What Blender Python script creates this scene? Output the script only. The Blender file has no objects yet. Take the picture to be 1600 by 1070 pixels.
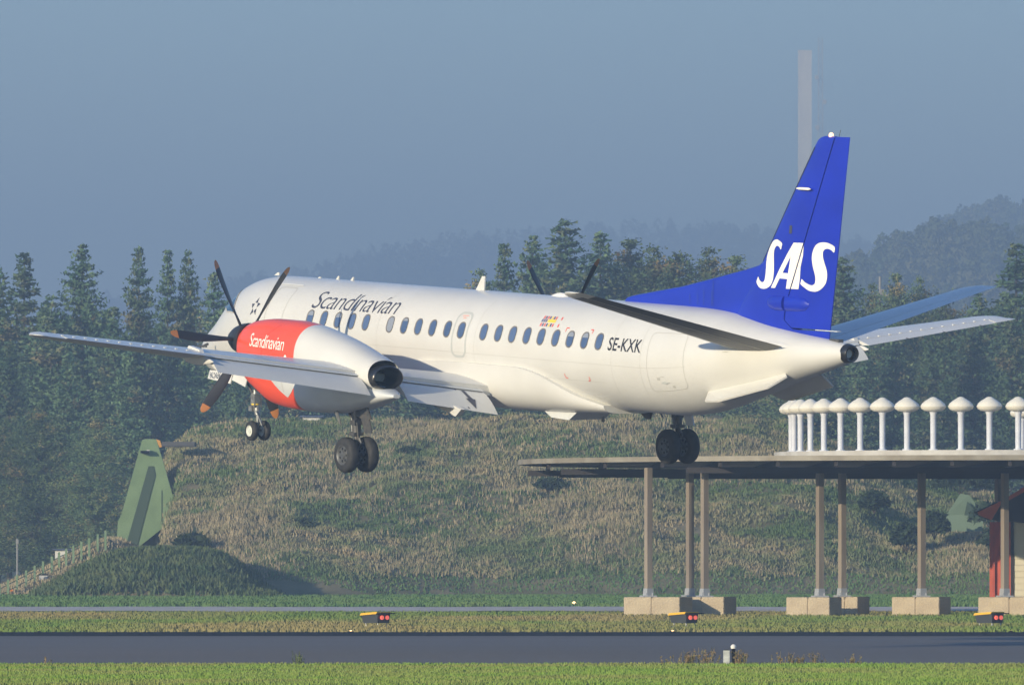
import bpy, bmesh, math, random
import numpy as np
from mathutils import Vector, Matrix
R = math.radians
rng = np.random.default_rng(7)
random.seed(7)
S = bpy.context.scene
COL = S.collection

# ------------------------------------------------------------------ camera, sky, sun, exposure
FPX, HZ, CAMH = 14000.0, 860.0, 2.2          # focal length and horizon row in photo pixels, camera height
cam = bpy.data.cameras.new('camera'); cam.sensor_width = 36; cam.lens = 36 * FPX / 1600
cam.shift_y = (HZ - 535) / 1600; cam.clip_start = 1; cam.clip_end = 20000
camo = bpy.data.objects.new('camera', cam); COL.objects.link(camo)
camo.location = (0, 0, CAMH); camo.rotation_euler = (R(90), 0, 0); S.camera = camo
SUN_EL, SUN_AZ = 13.0, 221.0                # azimuth from +Y towards +X
to_sun = Vector((math.sin(R(SUN_AZ)) * math.cos(R(SUN_EL)), math.cos(R(SUN_AZ)) * math.cos(R(SUN_EL)), math.sin(R(SUN_EL))))
w = bpy.data.worlds.new('World'); S.world = w; w.use_nodes = True
nt = w.node_tree; bg = nt.nodes['Background']; sky = nt.nodes.new('ShaderNodeTexSky')
sky.sky_type = 'NISHITA'; sky.sun_disc = False; sky.sun_elevation = R(SUN_EL); sky.sun_rotation = R(SUN_AZ)
sky.air_density = 1.2; sky.dust_density = 0.6; sky.ozone_density = 3.0
tint = nt.nodes.new('ShaderNodeMix'); tint.data_type = 'RGBA'; tint.blend_type = 'MULTIPLY'; tint.inputs[0].default_value = 1; tint.inputs[7].default_value = (.66, .80, 1.08, 1)
nt.links.new(sky.outputs[0], tint.inputs[6]); nt.links.new(tint.outputs[2], bg.inputs[0]); bg.inputs[1].default_value = 0.14
sl = bpy.data.lights.new('sun', 'SUN'); sl.energy = 5.0; sl.angle = R(0.5); sl.color = (1.0, 0.86, 0.62)
so = bpy.data.objects.new('sun', sl); COL.objects.link(so); so.rotation_euler = to_sun.to_track_quat('Z', 'Y').to_euler()
S.view_settings.view_transform = 'Standard'; S.view_settings.look = 'None'
S.view_settings.exposure = 0.48; S.view_settings.gamma = 1.0; S.view_settings.use_curve_mapping = False
S.cycles.use_denoising = True
S.cycles.volume_bounces = 0; S.cycles.max_bounces = 6

def at(x, y, Y):                              # the point at distance Y seen at photo pixel (x, y)
    return Vector(((x - 800) / FPX * Y, Y, CAMH + (HZ - y) / FPX * Y))
def gx(x, Y): return (x - 800) / FPX * Y

# ------------------------------------------------------------------ materials
def mat(name, col, rough=0.6, metal=0.0, spec=0.5, col2=None, scale=3.0, detail=4.0, bump=0.0, bscale=None, coat=0.0, emit=None, estr=0.0, world=False, ramp=(0.35, 0.65), stretch=None, col3=None, scale3=0.3, r3=(.42, .6)):
    m = bpy.data.materials.new(name); m.use_nodes = True; n = m.node_tree; b = n.nodes['Principled BSDF']
    b.inputs['Base Color'].default_value = (*col, 1); b.inputs['Roughness'].default_value = rough
    b.inputs['Metallic'].default_value = metal; b.inputs['Specular IOR Level'].default_value = spec
    b.inputs['Coat Weight'].default_value = coat; b.inputs['Coat Roughness'].default_value = 0.08
    if emit: b.inputs['Emission Color'].default_value = (*emit, 1); b.inputs['Emission Strength'].default_value = estr
    src = None
    if col2 or bump or col3:
        if world:
            g = n.nodes.new('ShaderNodeNewGeometry'); src = g.outputs['Position']
        else:
            g = n.nodes.new('ShaderNodeTexCoord'); src = g.outputs['Object']
        if stretch:
            mp = n.nodes.new('ShaderNodeMapping'); mp.inputs['Scale'].default_value = stretch
            n.links.new(src, mp.inputs[0]); src = mp.outputs[0]
    def noise(sc, det):
        t = n.nodes.new('ShaderNodeTexNoise'); t.inputs['Scale'].default_value = sc; t.inputs['Detail'].default_value = det
        n.links.new(src, t.inputs['Vector']); return t.outputs['Fac']
    if col2:
        r = n.nodes.new('ShaderNodeValToRGB'); r.color_ramp.elements[0].position = ramp[0]; r.color_ramp.elements[1].position = ramp[1]
        r.color_ramp.elements[0].color = (*col, 1); r.color_ramp.elements[1].color = (*col2, 1)
        n.links.new(noise(scale, detail), r.inputs[0]); out = r.outputs[0]
        if col3:
            rr3 = n.nodes.new('ShaderNodeValToRGB'); rr3.color_ramp.elements[0].position = r3[0]; rr3.color_ramp.elements[1].position = r3[1]
            n.links.new(noise(scale3, 3), rr3.inputs[0])
            mx = n.nodes.new('ShaderNodeMix'); mx.data_type = 'RGBA'
            n.links.new(rr3.outputs[0], mx.inputs[0]); n.links.new(out, mx.inputs[6]); mx.inputs[7].default_value = (*col3, 1); out = mx.outputs[2]
        n.links.new(out, b.inputs['Base Color'])
    if bump:
        bn = n.nodes.new('ShaderNodeBump'); bn.inputs['Strength'].default_value = bump; bn.inputs['Distance'].default_value = 0.1
        n.links.new(noise(bscale or scale, 5), bn.inputs['Height']); n.links.new(bn.outputs[0], b.inputs['Normal'])
    return m
WHITE = mat('white_paint', (.66, .655, .62), .34, col2=(.59, .585, .55), scale=.9, detail=8, coat=.25, ramp=(.3, .75))
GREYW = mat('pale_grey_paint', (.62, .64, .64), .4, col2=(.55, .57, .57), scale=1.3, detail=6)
RED = mat('red_paint', (.86, .095, .042), .38, col2=(.80, .085, .038), scale=1.2, coat=.25)
BLUE = mat('blue_paint', (.008, .028, .44), .34, col2=(.007, .024, .37), scale=1.1, coat=.15)
CREAM = mat('cream_lettering', (.86, .84, .76), .4)
INK = mat('dark_grey_ink', (.05, .055, .085), .5)
BLACKINK = mat('black_ink', (.02, .02, .025), .5)
REDINK = mat('red_ink', (.75, .06, .04), .5)
YELINK = mat('yellow_ink', (.85, .6, .06), .5)
NAVYINK = mat('navy_ink', (.03, .035, .18), .5)
SEAM = mat('panel_seam', (.45, .445, .41), .6)
DOORRIM = mat('grey_door_rim', (.47, .49, .47), .5)
RUB = mat('tyre_rubber', (.018, .019, .021), .75, col2=(.035, .035, .037), scale=9)
HUBW = mat('hub_white', (.6, .62, .55), .45)
HUBD = mat('hub_grey', (.12, .125, .13), .5, metal=.4)
STEEL = mat('gear_steel', (.34, .35, .33), .4, metal=.5, col2=(.2, .2, .2), scale=9)
DSTEEL = mat('dark_gear_steel', (.07, .075, .08), .5, metal=.4, col2=(.14, .13, .12), scale=9)
PIPE = mat('exhaust_metal', (.10, .095, .09), .28, metal=.9)
SOOT = mat('soot_black', (.008, .009, .012), .95, spec=.1)
BOOT = mat('black_boot_rubber', (.02, .02, .022), .5)
BLADE = mat('blade_dark', (.022, .023, .027), .45)
TIPY = mat('blade_tip_yellow', (.42, .17, .05), .5)
PANE = mat('cabin_glass', (.06, .10, .20), .12, spec=.8, col2=(.09, .14, .26), scale=.9)
PANEP = mat('shaded_cabin_glass', (.26, .29, .34), .3)
FRAME = mat('window_frame_grey', (.16, .15, .14), .5)
CPGLASS = mat('cockpit_glass', (.02, .055, .10), .06, spec=.9)
UNDER = mat('dark_gap', (.02, .025, .05), .8)
LAMPW = mat('white_lamp', (1, .9, .75), .3, emit=(1, .85, .6), estr=3)

# ------------------------------------------------------------------ mesh helpers
def newobj(name, V, F, mats, parent=None, smooth=False, mi=None, fix=True, sharp=None):
    me = bpy.data.meshes.new(name); me.from_pydata([tuple(map(float, v)) for v in V], [], [tuple(map(int, f)) for f in F])
    if not isinstance(mats, (list, tuple)): mats = [mats]
    for m in mats: me.materials.append(m)
    if mi is not None: me.polygons.foreach_set('material_index', list(mi))
    if fix:
        bm = bmesh.new(); bm.from_mesh(me); bmesh.ops.recalc_face_normals(bm, faces=bm.faces); bm.to_mesh(me); bm.free()
    if smooth:
        me.polygons.foreach_set('use_smooth', [True] * len(me.polygons))
        me.set_sharp_from_angle(angle=R(sharp or 40))
    me.update()
    o = bpy.data.objects.new(name, me); COL.objects.link(o)
    if parent: o.parent = parent
    return o
def fastmesh(name, V, F, m, parent=None, kind=None):      # V (n,3), F (k, c) arrays
    me = bpy.data.meshes.new(name); V = np.asarray(V, np.float32); F = np.asarray(F, np.int32)
    me.vertices.add(len(V)); me.vertices.foreach_set('co', V.ravel())
    me.loops.add(F.size); me.loops.foreach_set('vertex_index', F.ravel())
    me.polygons.add(len(F)); me.polygons.foreach_set('loop_start', np.arange(len(F), dtype=np.int32) * F.shape[1])
    me.update(calc_edges=True)
    for mm in (m if isinstance(m, (list, tuple)) else [m]): me.materials.append(mm)
    o = bpy.data.objects.new(name, me); COL.objects.link(o)
    if parent: o.parent = parent
    if kind: o['kind'] = kind
    return o
def empty(name, loc=(0, 0, 0)):
    o = bpy.data.objects.new(name, None); COL.objects.link(o); o.location = loc; o.empty_display_size = .3; return o
def tag(o, label=None, cat=None, group=None, kind=None):
    for k, v in (('label', label), ('category', cat), ('group', group), ('kind', kind)):
        if v: o[k] = v
    return o
class MB:                                        # collects simple solids into one mesh
    def __init__(s): s.V = []; s.F = []; s.M = []
    def add(s, V, F, m=0):
        k = len(s.V); s.V += [tuple(v) for v in V]; s.F += [tuple(i + k for i in f) for f in F]; s.M += [m] * len(F); return s
    def box(s, c, d, rz=0, m=0, taper=1.0):
        V = []
        for z, t in ((-1, 1), (1, taper)):
            for x, y in ((-1, -1), (1, -1), (1, 1), (-1, 1)):
                px, py = x * d[0] / 2 * t, y * d[1] / 2 * t
                V.append((c[0] + px * math.cos(rz) - py * math.sin(rz), c[1] + px * math.sin(rz) + py * math.cos(rz), c[2] + z * d[2] / 2))
        return s.add(V, [(0, 3, 2, 1), (4, 5, 6, 7), (0, 1, 5, 4), (1, 2, 6, 5), (2, 3, 7, 6), (3, 0, 4, 7)], m)
    def tube(s, a, b, r, r2=None, n=12, m=0, cap=True):
        a, b = Vector(a), Vector(b); r2 = r if r2 is None else r2
        q = (b - a).to_track_quat('Z', 'Y'); V = []
        for p, rr in ((a, r), (b, r2)):
            for i in range(n):
                t = 2 * math.pi * i / n; V.append(p + q @ Vector((rr * math.cos(t), rr * math.sin(t), 0)))
        F = [(i, (i + 1) % n, n + (i + 1) % n, n + i) for i in range(n)]
        if cap: F += [tuple(range(n - 1, -1, -1)), tuple(range(n, 2 * n))]
        return s.add(V, F, m)
    def lathe(s, c, axis, prof, n=24, m=0):      # prof: list of (offset along axis, radius[, material])
        c = Vector(c); q = Vector(axis).to_track_quat('Z', 'Y'); k = len(s.V)
        for t, r in [p[:2] for p in prof]:
            for i in range(n):
                a = 2 * math.pi * i / n; s.V.append(tuple(c + q @ Vector((r * math.cos(a), r * math.sin(a), t))))
        for j in range(len(prof) - 1):
            mm = prof[j][2] if len(prof[j]) > 2 else m
            for i in range(n):
                s.F.append((k + j * n + i, k + j * n + (i + 1) % n, k + (j + 1) * n + (i + 1) % n, k + (j + 1) * n + i)); s.M.append(mm)
        return s
    def slab(s, poly, off, m=0):                 # planar polygon given depth
        n = len(poly); off = Vector(off); V = [Vector(p) for p in poly] + [Vector(p) + off for p in poly]
        return s.add(V, [tuple(range(n)), tuple(range(2 * n - 1, n - 1, -1))] + [(i, (i + 1) % n, n + (i + 1) % n, n + i) for i in range(n)], m)
    def build(s, name, mats, parent=None, smooth=False, sharp=None):
        return newobj(name, s.V, s.F, mats, parent, smooth, s.M, sharp=sharp)

# ================================================================== GROUND AND TERRAIN
GRASS = mat('mown_grass', (.075, .11, .022), .9, spec=.15, col2=(.12, .14, .04), scale=.5, detail=8, bump=.6, bscale=9, world=True, stretch=(1, .12, 1), col3=(.17, .15, .065), scale3=.11)
DIRT = mat('path_gravel', (.60, .53, .45), .95, spec=.2, col2=(.46, .41, .35), scale=1.2, detail=8, world=True, stretch=(1, .2, 1))
ASPH = mat('runway_asphalt', (.14, .128, .118), .85, spec=.3, col2=(.15, .14, .135), scale=.35, detail=10, world=True, stretch=(.05, .55, 1), ramp=(.3, .7), bump=.25, bscale=30)
SHOUL = mat('dark_shoulder', (.015, .016, .02), .95, spec=.1, col2=(.022, .022, .026), scale=.8, world=True, stretch=(.05, .6, 1))
def ground_strip(name, y0, y1, z, m, amp=0.0, seed=0, n=160, x0=-60, x1=60, kind='structure'):
    r = np.random.default_rng(seed); xs = np.linspace(x0, x1, n)
    def wob(): return amp * (np.sin(xs * .35 + r.uniform(0, 6)) + .6 * np.sin(xs * .9 + r.uniform(0, 6)) + .5 * r.normal(size=n))
    V = np.concatenate([np.c_[xs, y0 + wob(), np.full(n, z)], np.c_[xs, y1 + wob(), np.full(n, z)]])
    F = [(i, i + 1, n + i + 1, n + i) for i in range(n - 1)]
    return tag(fastmesh(name, V, F, m), kind=kind)
g = fastmesh('ground', [(-1500, -120, 0), (1500, -120, 0), (1500, 5000, 0), (-1500, 5000, 0)], [(0, 1, 2, 3)], GRASS); tag(g, kind='structure')
ground_strip('runway', 173.5, 241, .006, ASPH, .25, 1)
ground_strip('runway_shoulder', 230.5, 241.6, .011, SHOUL, .12, 2)
ground_strip('path', 326, 352, .006, DIRT, 1.5, 3)

def vnoise(x, y, sc, seed=0):                     # smooth value noise
    x = np.asarray(x, float) * sc + 1000; y = np.asarray(y, float) * sc + 1000
    xi, yi = np.floor(x).astype(int), np.floor(y).astype(int); fx, fy = x - xi, y - yi
    fx = fx * fx * (3 - 2 * fx); fy = fy * fy * (3 - 2 * fy)
    def h(a, b): v = np.sin(a * 127.1 + b * 311.7 + seed * 74.7) * 43758.5453; return v - np.floor(v)
    return (h(xi, yi) * (1 - fx) + h(xi + 1, yi) * fx) * (1 - fy) + (h(xi, yi + 1) * (1 - fx) + h(xi + 1, yi + 1) * fx) * fy
MOUND = mat('mound_soil', (.13, .13, .065), .95, spec=.1, col2=(.25, .21, .12), scale=.5, detail=8, world=True, bump=.6)
YB, YR = 436.0, 478.0
rx = np.array([150, 215, 270, 310, 400, 480, 700, 900, 1150, 1240, 1320, 1400, 1500, 1600, 1750.])
ry = np.array([905, 860, 700, 676, 668, 663, 658, 655, 656, 664, 700, 738, 768, 795, 850.])
def mound_z(X, Y):
    px = X * FPX / YR + 800; top = CAMH + (HZ - np.interp(px, rx, ry)) / FPX * YR
    base = YB + 2.5 * np.sin(X * .13) + 1.5 * np.sin(X * .31 + 2)
    u = np.clip((Y - base) / (YR - base), 0, 1); prof = u ** .85 * (1 - .15 * u) / .85
    back = np.clip((Y - YR - 6) / 40, 0, 1)
    z = top * prof * (1 - back) + (vnoise(X, Y, .35, 1) - .5) * 1.0 * np.minimum(1, u * 5) * (1 - u * .4) + (vnoise(X, Y, 1.1, 2) - .5) * .45 * np.minimum(1, u * 5)
    p2 = X * FPX / Y + 800; cut = np.clip((p2 - np.interp(Y, [436, 463], [228, 268])) / 16, 0, 1); z = np.where(Y < 463.5, z * cut * cut * (3 - 2 * cut), z)
    return z - .05 * (u <= 0)
def heightfield(name, f, x0, x1, y0, y1, nx, ny, m, kind='structure'):
    X, Y = np.meshgrid(np.linspace(x0, x1, nx), np.linspace(y0, y1, ny)); Z = f(X, Y)
    V = np.c_[X.ravel(), Y.ravel(), Z.ravel()]; i = np.arange(nx * ny).reshape(ny, nx)
    F = np.stack([i[:-1, :-1], i[:-1, 1:], i[1:, 1:], i[1:, :-1]], -1).reshape(-1, 4)
    o = fastmesh(name, V, F, m); o.data.polygons.foreach_set('use_smooth', [True] * len(F)); return tag(o, kind=kind)
heightfield('grassy_mound', mound_z, gx(150, YR), gx(1750, YR), 430, 530, 220, 90, MOUND)
def berm_z(X, Y):                                 # low dark mound in front of the green wall
    px = X * FPX / 431 + 800
    top = np.interp(px, [60, 95, 140, 180, 230, 300, 340, 370, 400, 430], [932, 912, 886, 868, 862, 862, 868, 888, 914, 934])
    z = CAMH + (HZ - top) / FPX * 431; u = np.clip(1 - np.abs(Y - 431.5) / 8.5, 0, 1) ** .9
    return z * np.minimum(1, u * 1.35) ** .7 + (vnoise(X, Y, 1.3, 5) - .5) * .2 * np.minimum(1, u * 4) - .06 * (u <= 0)
heightfield('front_mound', berm_z, gx(55, 431), gx(435, 431), 422, 441, 110, 50, MOUND)
def ramp_z(X, Y):
    px = X * FPX / 446 + 800
    top = np.interp(px, [-160, -20, 60, 120, 168, 190, 230], [940, 926, 893, 862, 842, 856, 866])
    z = CAMH + (HZ - top) / FPX * 446; u = np.clip((Y - 437) / 9, 0, 1)
    return z * u ** .8 + (vnoise(X, Y, 1.5, 6) - .5) * .15 * u - .06 * (u <= 0)
heightfield('embankment', ramp_z, gx(-160, 446), gx(230, 446), 436, 462, 90, 50, MOUND)

def blades(P, h, wd, lean, m, name, label=None, kind='stuff', n=1, curve=True):
    """P: (k,3) root points; one bent blade (two faces) for each"""
    k = len(P); a = rng.uniform(0, 2 * math.pi, k); hh = h * rng.uniform(.5, 1.3, k); ww = wd * rng.uniform(.6, 1.4, k)
    dx, dy = np.cos(a), np.sin(a); la = rng.uniform(0, 2 * math.pi, k); lx, ly = np.cos(la) * lean * hh * rng.uniform(0, 1, k), np.sin(la) * lean * hh * rng.uniform(0, 1, k)
    A = P + np.c_[-dx * ww, -dy * ww, -.02 + 0 * ww]; B = P + np.c_[dx * ww, dy * ww, -.02 + 0 * ww]
    C = P + np.c_[dx * ww * .6 + lx * .4, dy * ww * .6 + ly * .4, hh * .6]; D = P + np.c_[-dx * ww * .6 + lx * .4, -dy * ww * .6 + ly * .4, hh * .6]
    T = P + np.c_[lx, ly, hh]
    V = np.stack([A, B, C, D, T], 1).reshape(-1, 3); i = np.arange(k)[:, None] * 5
    F = np.concatenate([i + [0, 1, 2], i + [0, 2, 3], i + [3, 2, 4]])
    o = fastmesh(name, V, F, m); return tag(o, label, kind=kind) if label else tag(o, kind=kind)
GB = mat('grass_blades', (.14, .26, .035), .8, spec=.2, col2=(.21, .30, .055), scale=1.4, detail=6, world=True, col3=(.22, .25, .07), scale3=.25)
GB2 = mat('far_grass_blades', (.11, .19, .04), .85, spec=.2, col2=(.18, .23, .055), scale=.5, detail=6, world=True, stretch=(1, .3, 1), col3=(.26, .22, .09), scale3=.09)
GB3 = mat('field_grass_blades', (.08, .165, .055), .85, spec=.2, col2=(.13, .20, .065), scale=.4, detail=6, world=True, stretch=(1, .2, 1))
MG = mat('mound_vegetation', (.14, .20, .085), .9, spec=.1, col2=(.38, .31, .18), scale=.6, detail=9, world=True, ramp=(.34, .62), col3=(.12, .18, .07), scale3=.12)
MGD = mat('dark_scrub_leaves', (.065, .11, .05), .9, spec=.1, col2=(.15, .18, .075), scale=1.2, detail=6, world=True)
MGB = mat('dry_grass_stems', (.48, .39, .24), .9, spec=.1, col2=(.29, .26, .15), scale=1.1, detail=5, world=True)
def scat(n, x0, x1, y0, y1, zf=None, px=True):
    Y = rng.uniform(y0, y1, n); X = (rng.uniform(x0, x1, n) - 800) / FPX * Y if px else rng.uniform(x0, x1, n)
    Z = zf(X, Y) if zf else np.zeros(n); return np.c_[X, Y, Z]
P = scat(95000, -30, 1630, 146, 173.4); P[:, 1] += (vnoise(P[:, 0], P[:, 0] * 0, .9, 3) - .5) * .8 * (P[:, 1] > 171)
blades(P, .05, .011, .8, GB, 'near_grass', 'bright green grass along the near edge of the runway')
blades(scat(60000, -30, 1630, 241.8, 318), .09, .03, .6, GB2, 'verge_grass', 'green and straw coloured grass between the runway and the narrow path')
blades(scat(54000, -30, 1630, 352, 436), .12, .045, .6, GB3, 'field_grass', 'deep green mown grass in front of the scrubby mound')
def clumps(P, h, wd, per, lean, m, name, label):
    Q = np.repeat(P, per, 0) + rng.normal(size=(len(P) * per, 3)) * [wd * 3.5, wd * 3.5, 0]
    return blades(Q, h, wd, lean, m, name, label)
P = scat(88000, 190, 1680, 434, 481, mound_z); P = P[P[:, 2] > .15]; pq = P[:, 0] * FPX / P[:, 1] + 800; P = P[(P[:, 2] > .95 + .5 * (vnoise(P[:, 0], P[:, 1], .25, 21) - .5)) | (pq < 420)]
G = scat(26000, 400, 1680, 434, 448, mound_z); G = G[(G[:, 2] < 1.15)]; blades(G, .13, .04, .6, GB3, 'mound_foot_grass', 'smooth green grass along the foot of the long mound')
sel = vnoise(P[:, 0], P[:, 1] * .5, .22, 9) + .5 * vnoise(P[:, 0], P[:, 1], .8, 10) + rng.uniform(0, .75, len(P))
clumps(P[sel < 1.3], .17, .032, 4, .9, MG, 'mound_scrub', 'low green and brown scrub covering the long mound')
clumps(P[sel >= 1.3], .27, .020, 4, .6, MGB, 'dry_mound_grass', 'dry tan grass standing in patches on the long mound')
clumps(scat(9000, 60, 430, 423, 440, berm_z), .26, .05, 5, .8, MGD, 'front_mound_scrub', 'dark green scrub on the low mound below the green wall')
clumps(scat(7000, -160, 228, 437, 461, ramp_z), .16, .03, 4, .6, MGB, 'embankment_grass', 'pale dry grass on the bank beside the green posts')

# ================================================================== AIRLINER (body axes: s aft, y to port, z up)
YAW, PIT, ROL = R(32.575), R(3.703), R(1.595)
fv = Vector((-math.sin(YAW) * math.cos(PIT), math.cos(YAW) * math.cos(PIT), math.sin(PIT)))
l0 = Vector((-math.cos(YAW), -math.sin(YAW), 0)); u0 = fv.cross(l0)
lv = l0 * math.cos(ROL) - u0 * math.sin(ROL); uv = fv.cross(lv)
plane = empty('airliner')
plane.matrix_world = Matrix(((-fv.x, -lv.x, uv.x, .176), (-fv.y, -lv.y, uv.y, 193.39), (-fv.z, -lv.z, uv.z, 6.6), (0, 0, 0, 1)))
tag(plane, 'white twin propeller airliner with red engine and blue tail, wheels down above the runway', 'airliner')
def body(o):                                      # flips y so that meshes can be written with y to port
    me = o.data; co = np.empty(len(me.vertices) * 3, np.float32); me.vertices.foreach_get('co', co); co[1::3] *= -1
    me.vertices.foreach_set('co', co); me.flip_normals(); me.update(); return o
def bobj(name, V, F, m, parent=None, smooth=True, mi=None, fix=True, sharp=None):
    return body(newobj(name, V, F, m, parent or plane, smooth, mi, fix, sharp))
def rings(Rg, cap0=True, cap1=True):
    n = len(Rg[0]); V = [p for r in Rg for p in r]; F = []
    for j in range(len(Rg) - 1):
        for i in range(n): F.append((j * n + i, j * n + (i + 1) % n, (j + 1) * n + (i + 1) % n, (j + 1) * n + i))
    if cap0: F.append(tuple(range(n - 1, -1, -1)))
    if cap1: F.append(tuple((len(Rg) - 1) * n + i for i in range(n)))
    return V, F
def pchip(x, xp, fp):
    xp, fp = np.asarray(xp, float), np.asarray(fp, float); h = np.diff(xp); d = np.diff(fp) / h; m = np.zeros(len(xp))
    for i in range(1, len(xp) - 1):
        if d[i - 1] * d[i] > 0: w1, w2 = 2 * h[i] + h[i - 1], h[i] + 2 * h[i - 1]; m[i] = (w1 + w2) / (w1 / d[i - 1] + w2 / d[i])
    m[0], m[-1] = d[0], d[-1]
    x = np.clip(x, xp[0], xp[-1]); i = np.clip(np.searchsorted(xp, x) - 1, 0, len(h) - 1); t = (x - xp[i]) / h[i]
    return (2 * t**3 - 3 * t**2 + 1) * fp[i] + (t**3 - 2 * t**2 + t) * h[i] * m[i] + (-2 * t**3 + 3 * t**2) * fp[i + 1] + (t**3 - t**2) * h[i] * m[i + 1]
#       s      top    bottom  halfw  zc
FU = [(-13.24, -.62, -.72, .02, -.68), (-13.17, -.48, -.93, .17, -.70), (-12.97, -.30, -1.09, .33, -.68), (-12.6, -.08, -1.17, .49, -.62),
      (-12.15, .17, -1.19, .63, -.55), (-11.75, .47, -1.19, .74, -.45), (-11.35, .74, -1.17, .83, -.33), (-10.9, .95, -1.16, .93, -.21), (-10.3, 1.09, -1.155, 1.04, -.09),
      (-9.4, 1.155, -1.155, 1.145, -.01), (-8.6, 1.155, -1.155, 1.155, 0), (-4, 1.155, -1.155, 1.155, 0), (1, 1.155, -1.155, 1.155, 0), (5.4, 1.155, -1.155, 1.155, 0),
      (6.4, 1.155, -1.15, 1.15, 0), (7.2, 1.15, -1.09, 1.12, .03), (8.0, 1.12, -.95, 1.04, .08), (8.9, 1.03, -.71, .91, .16), (9.8, .90, -.47, .75, .22),
      (10.8, .78, -.20, .56, .29), (11.8, .68, .06, .37, .37), (12.3, .625, .20, .25, .41), (12.45, .60, .25, .20, .42)]
FU = np.array(FU)
def fusp(s):
    return [float(pchip(s, FU[:, 0], FU[:, k])) for k in (1, 2, 3, 4)]
def fus(s, th):                                   # surface point; th measured from the top towards port
    t, b, wd, zc = fusp(s); c = math.cos(th)
    return (s, wd * math.sin(th), zc + (t - zc) * c if c > 0 else zc + (zc - b) * c)
def fus_arc(s, a, off=.004):                      # a = arc length on the constant cabin section from the top
    th = a / 1.155; p = Vector(fus(s, th)); return p + Vector((0, math.sin(th), math.cos(th))) * off
ss = sorted(set(list(np.linspace(-13.22, -12.6, 9)) + list(np.linspace(-12.6, -9, 22)) + list(np.linspace(-9, 5.4, 30)) + list(np.linspace(5.4, 12.45, 36))))
V, F = rings([[fus(s, 2 * math.pi * i / 96) for i in range(96)] for s in ss])
fuselage = bobj('fuselage', V, F, WHITE, sharp=60)

# ---- flat print and seams laid on curved surfaces
def fill2d(outlines, maxlen=.12):
    """outlines: closed 2D loops (holes included) -> vertices, faces, finely cut"""
    cu = bpy.data.curves.new('tmp', 'CURVE'); cu.dimensions = '2D'; cu.fill_mode = 'BOTH'
    for L in outlines:
        sp = cu.splines.new('POLY'); sp.points.add(len(L) - 1); sp.use_cyclic_u = True
        for p, q in zip(sp.points, L): p.co = (q[0], q[1], 0, 1)
    return curve_mesh(cu, maxlen)
def curve_mesh(cu, maxlen):
    o = bpy.data.objects.new('tmp', cu); COL.objects.link(o); dg = bpy.context.evaluated_depsgraph_get(); dg.update()
    me = bpy.data.meshes.new_from_object(o.evaluated_get(dg)); bpy.data.objects.remove(o)
    bm = bmesh.new(); bm.from_mesh(me); bpy.data.meshes.remove(me); bmesh.ops.remove_doubles(bm, verts=bm.verts, dist=1e-5)
    if bm.verts:
        for ax in (0, 1):
            lo, hi = min(v.co[ax] for v in bm.verts), max(v.co[ax] for v in bm.verts); k = lo + maxlen
            while k < hi:
                no = Vector((0, 0, 0)); no[ax] = 1; co = Vector((0, 0, 0)); co[ax] = k
                bmesh.ops.bisect_plane(bm, geom=bm.verts[:] + bm.edges[:] + bm.faces[:], plane_co=co, plane_no=no); k += maxlen
    bm.verts.index_update(); V = [(v.co.x, v.co.y) for v in bm.verts]; F = [tuple(v.index for v in f.verts) for f in bm.faces]; bm.free(); return V, F
def decal(name, VF, mp, m, parent=None):
    V, F = VF; return bobj(name, [mp(*p) for p in V], F, m, parent, smooth=False, fix=True)
def text2d(txt, maxlen, thin=0.0, shear=0.0, sx=1.0, space=1.0):                 # finely cut so that it can bend
    cu = bpy.data.curves.new('tmp', 'FONT'); cu.body = txt; cu.size = 1; cu.offset = thin; cu.shear = shear; cu.fill_mode = 'BOTH'; cu.resolution_u = 5; cu.space_character = space
    V, F = curve_mesh(cu, .12); A = np.array(V); lo, hi = A.min(0), A.max(0); return V, F, lo, hi
def place_text(name, txt, s0, s1, a_base, a_cap, m, parent, thin=0, shear=0, mp=None, space=1.0, cap='S'):
    V, F, lo, hi = text2d(txt, .1, thin, shear, space=space); _, _, l2, h2 = text2d(cap, .1, thin)
    H = h2[1]; cuts = 5
    f = mp or fus_arc
    out = [f(s0 + (x - lo[0]) / (hi[0] - lo[0]) * (s1 - s0), a_base + (a_cap - a_base) * (y / H)) for x, y in V]
    return bobj(name, out, F, m, parent, smooth=False)
def ring2d(pts, wdt):                             # closed band round a loop
    A = np.array(pts, float); c = A.mean(0); n = len(A); T = np.roll(A, -1, 0) - np.roll(A, 1, 0); N = np.c_[T[:, 1], -T[:, 0]]; N /= np.linalg.norm(N, axis=1)[:, None]
    if np.sum(N * (A - c)) < 0: N = -N
    O, I = A + N * wdt / 2, A - N * wdt / 2
    return [tuple(p) for p in O] + [tuple(p) for p in I], [(i, (i + 1) % n, n + (i + 1) % n, n + i) for i in range(n)]
def rrect(x0, x1, y0, y1, r, n=6, side=5):
    P = []
    for cx, cy, a0 in ((x1 - r, y1 - r, 0), (x0 + r, y1 - r, 90), (x0 + r, y0 + r, 180), (x1 - r, y0 + r, 270)):
        for i in range(n + 1): a = R(a0 + 90 * i / n); P.append((cx + r * math.cos(a), cy + r * math.sin(a)))
    Q = []
    for i in range(len(P)):
        a, b = P[i], P[(i + 1) % len(P)]; L = math.dist(a, b); k = max(1, int(L / .12))
        Q += [(a[0] + (b[0] - a[0]) * j / k, a[1] + (b[1] - a[1]) * j / k) for j in range(k)]
    return Q
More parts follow.
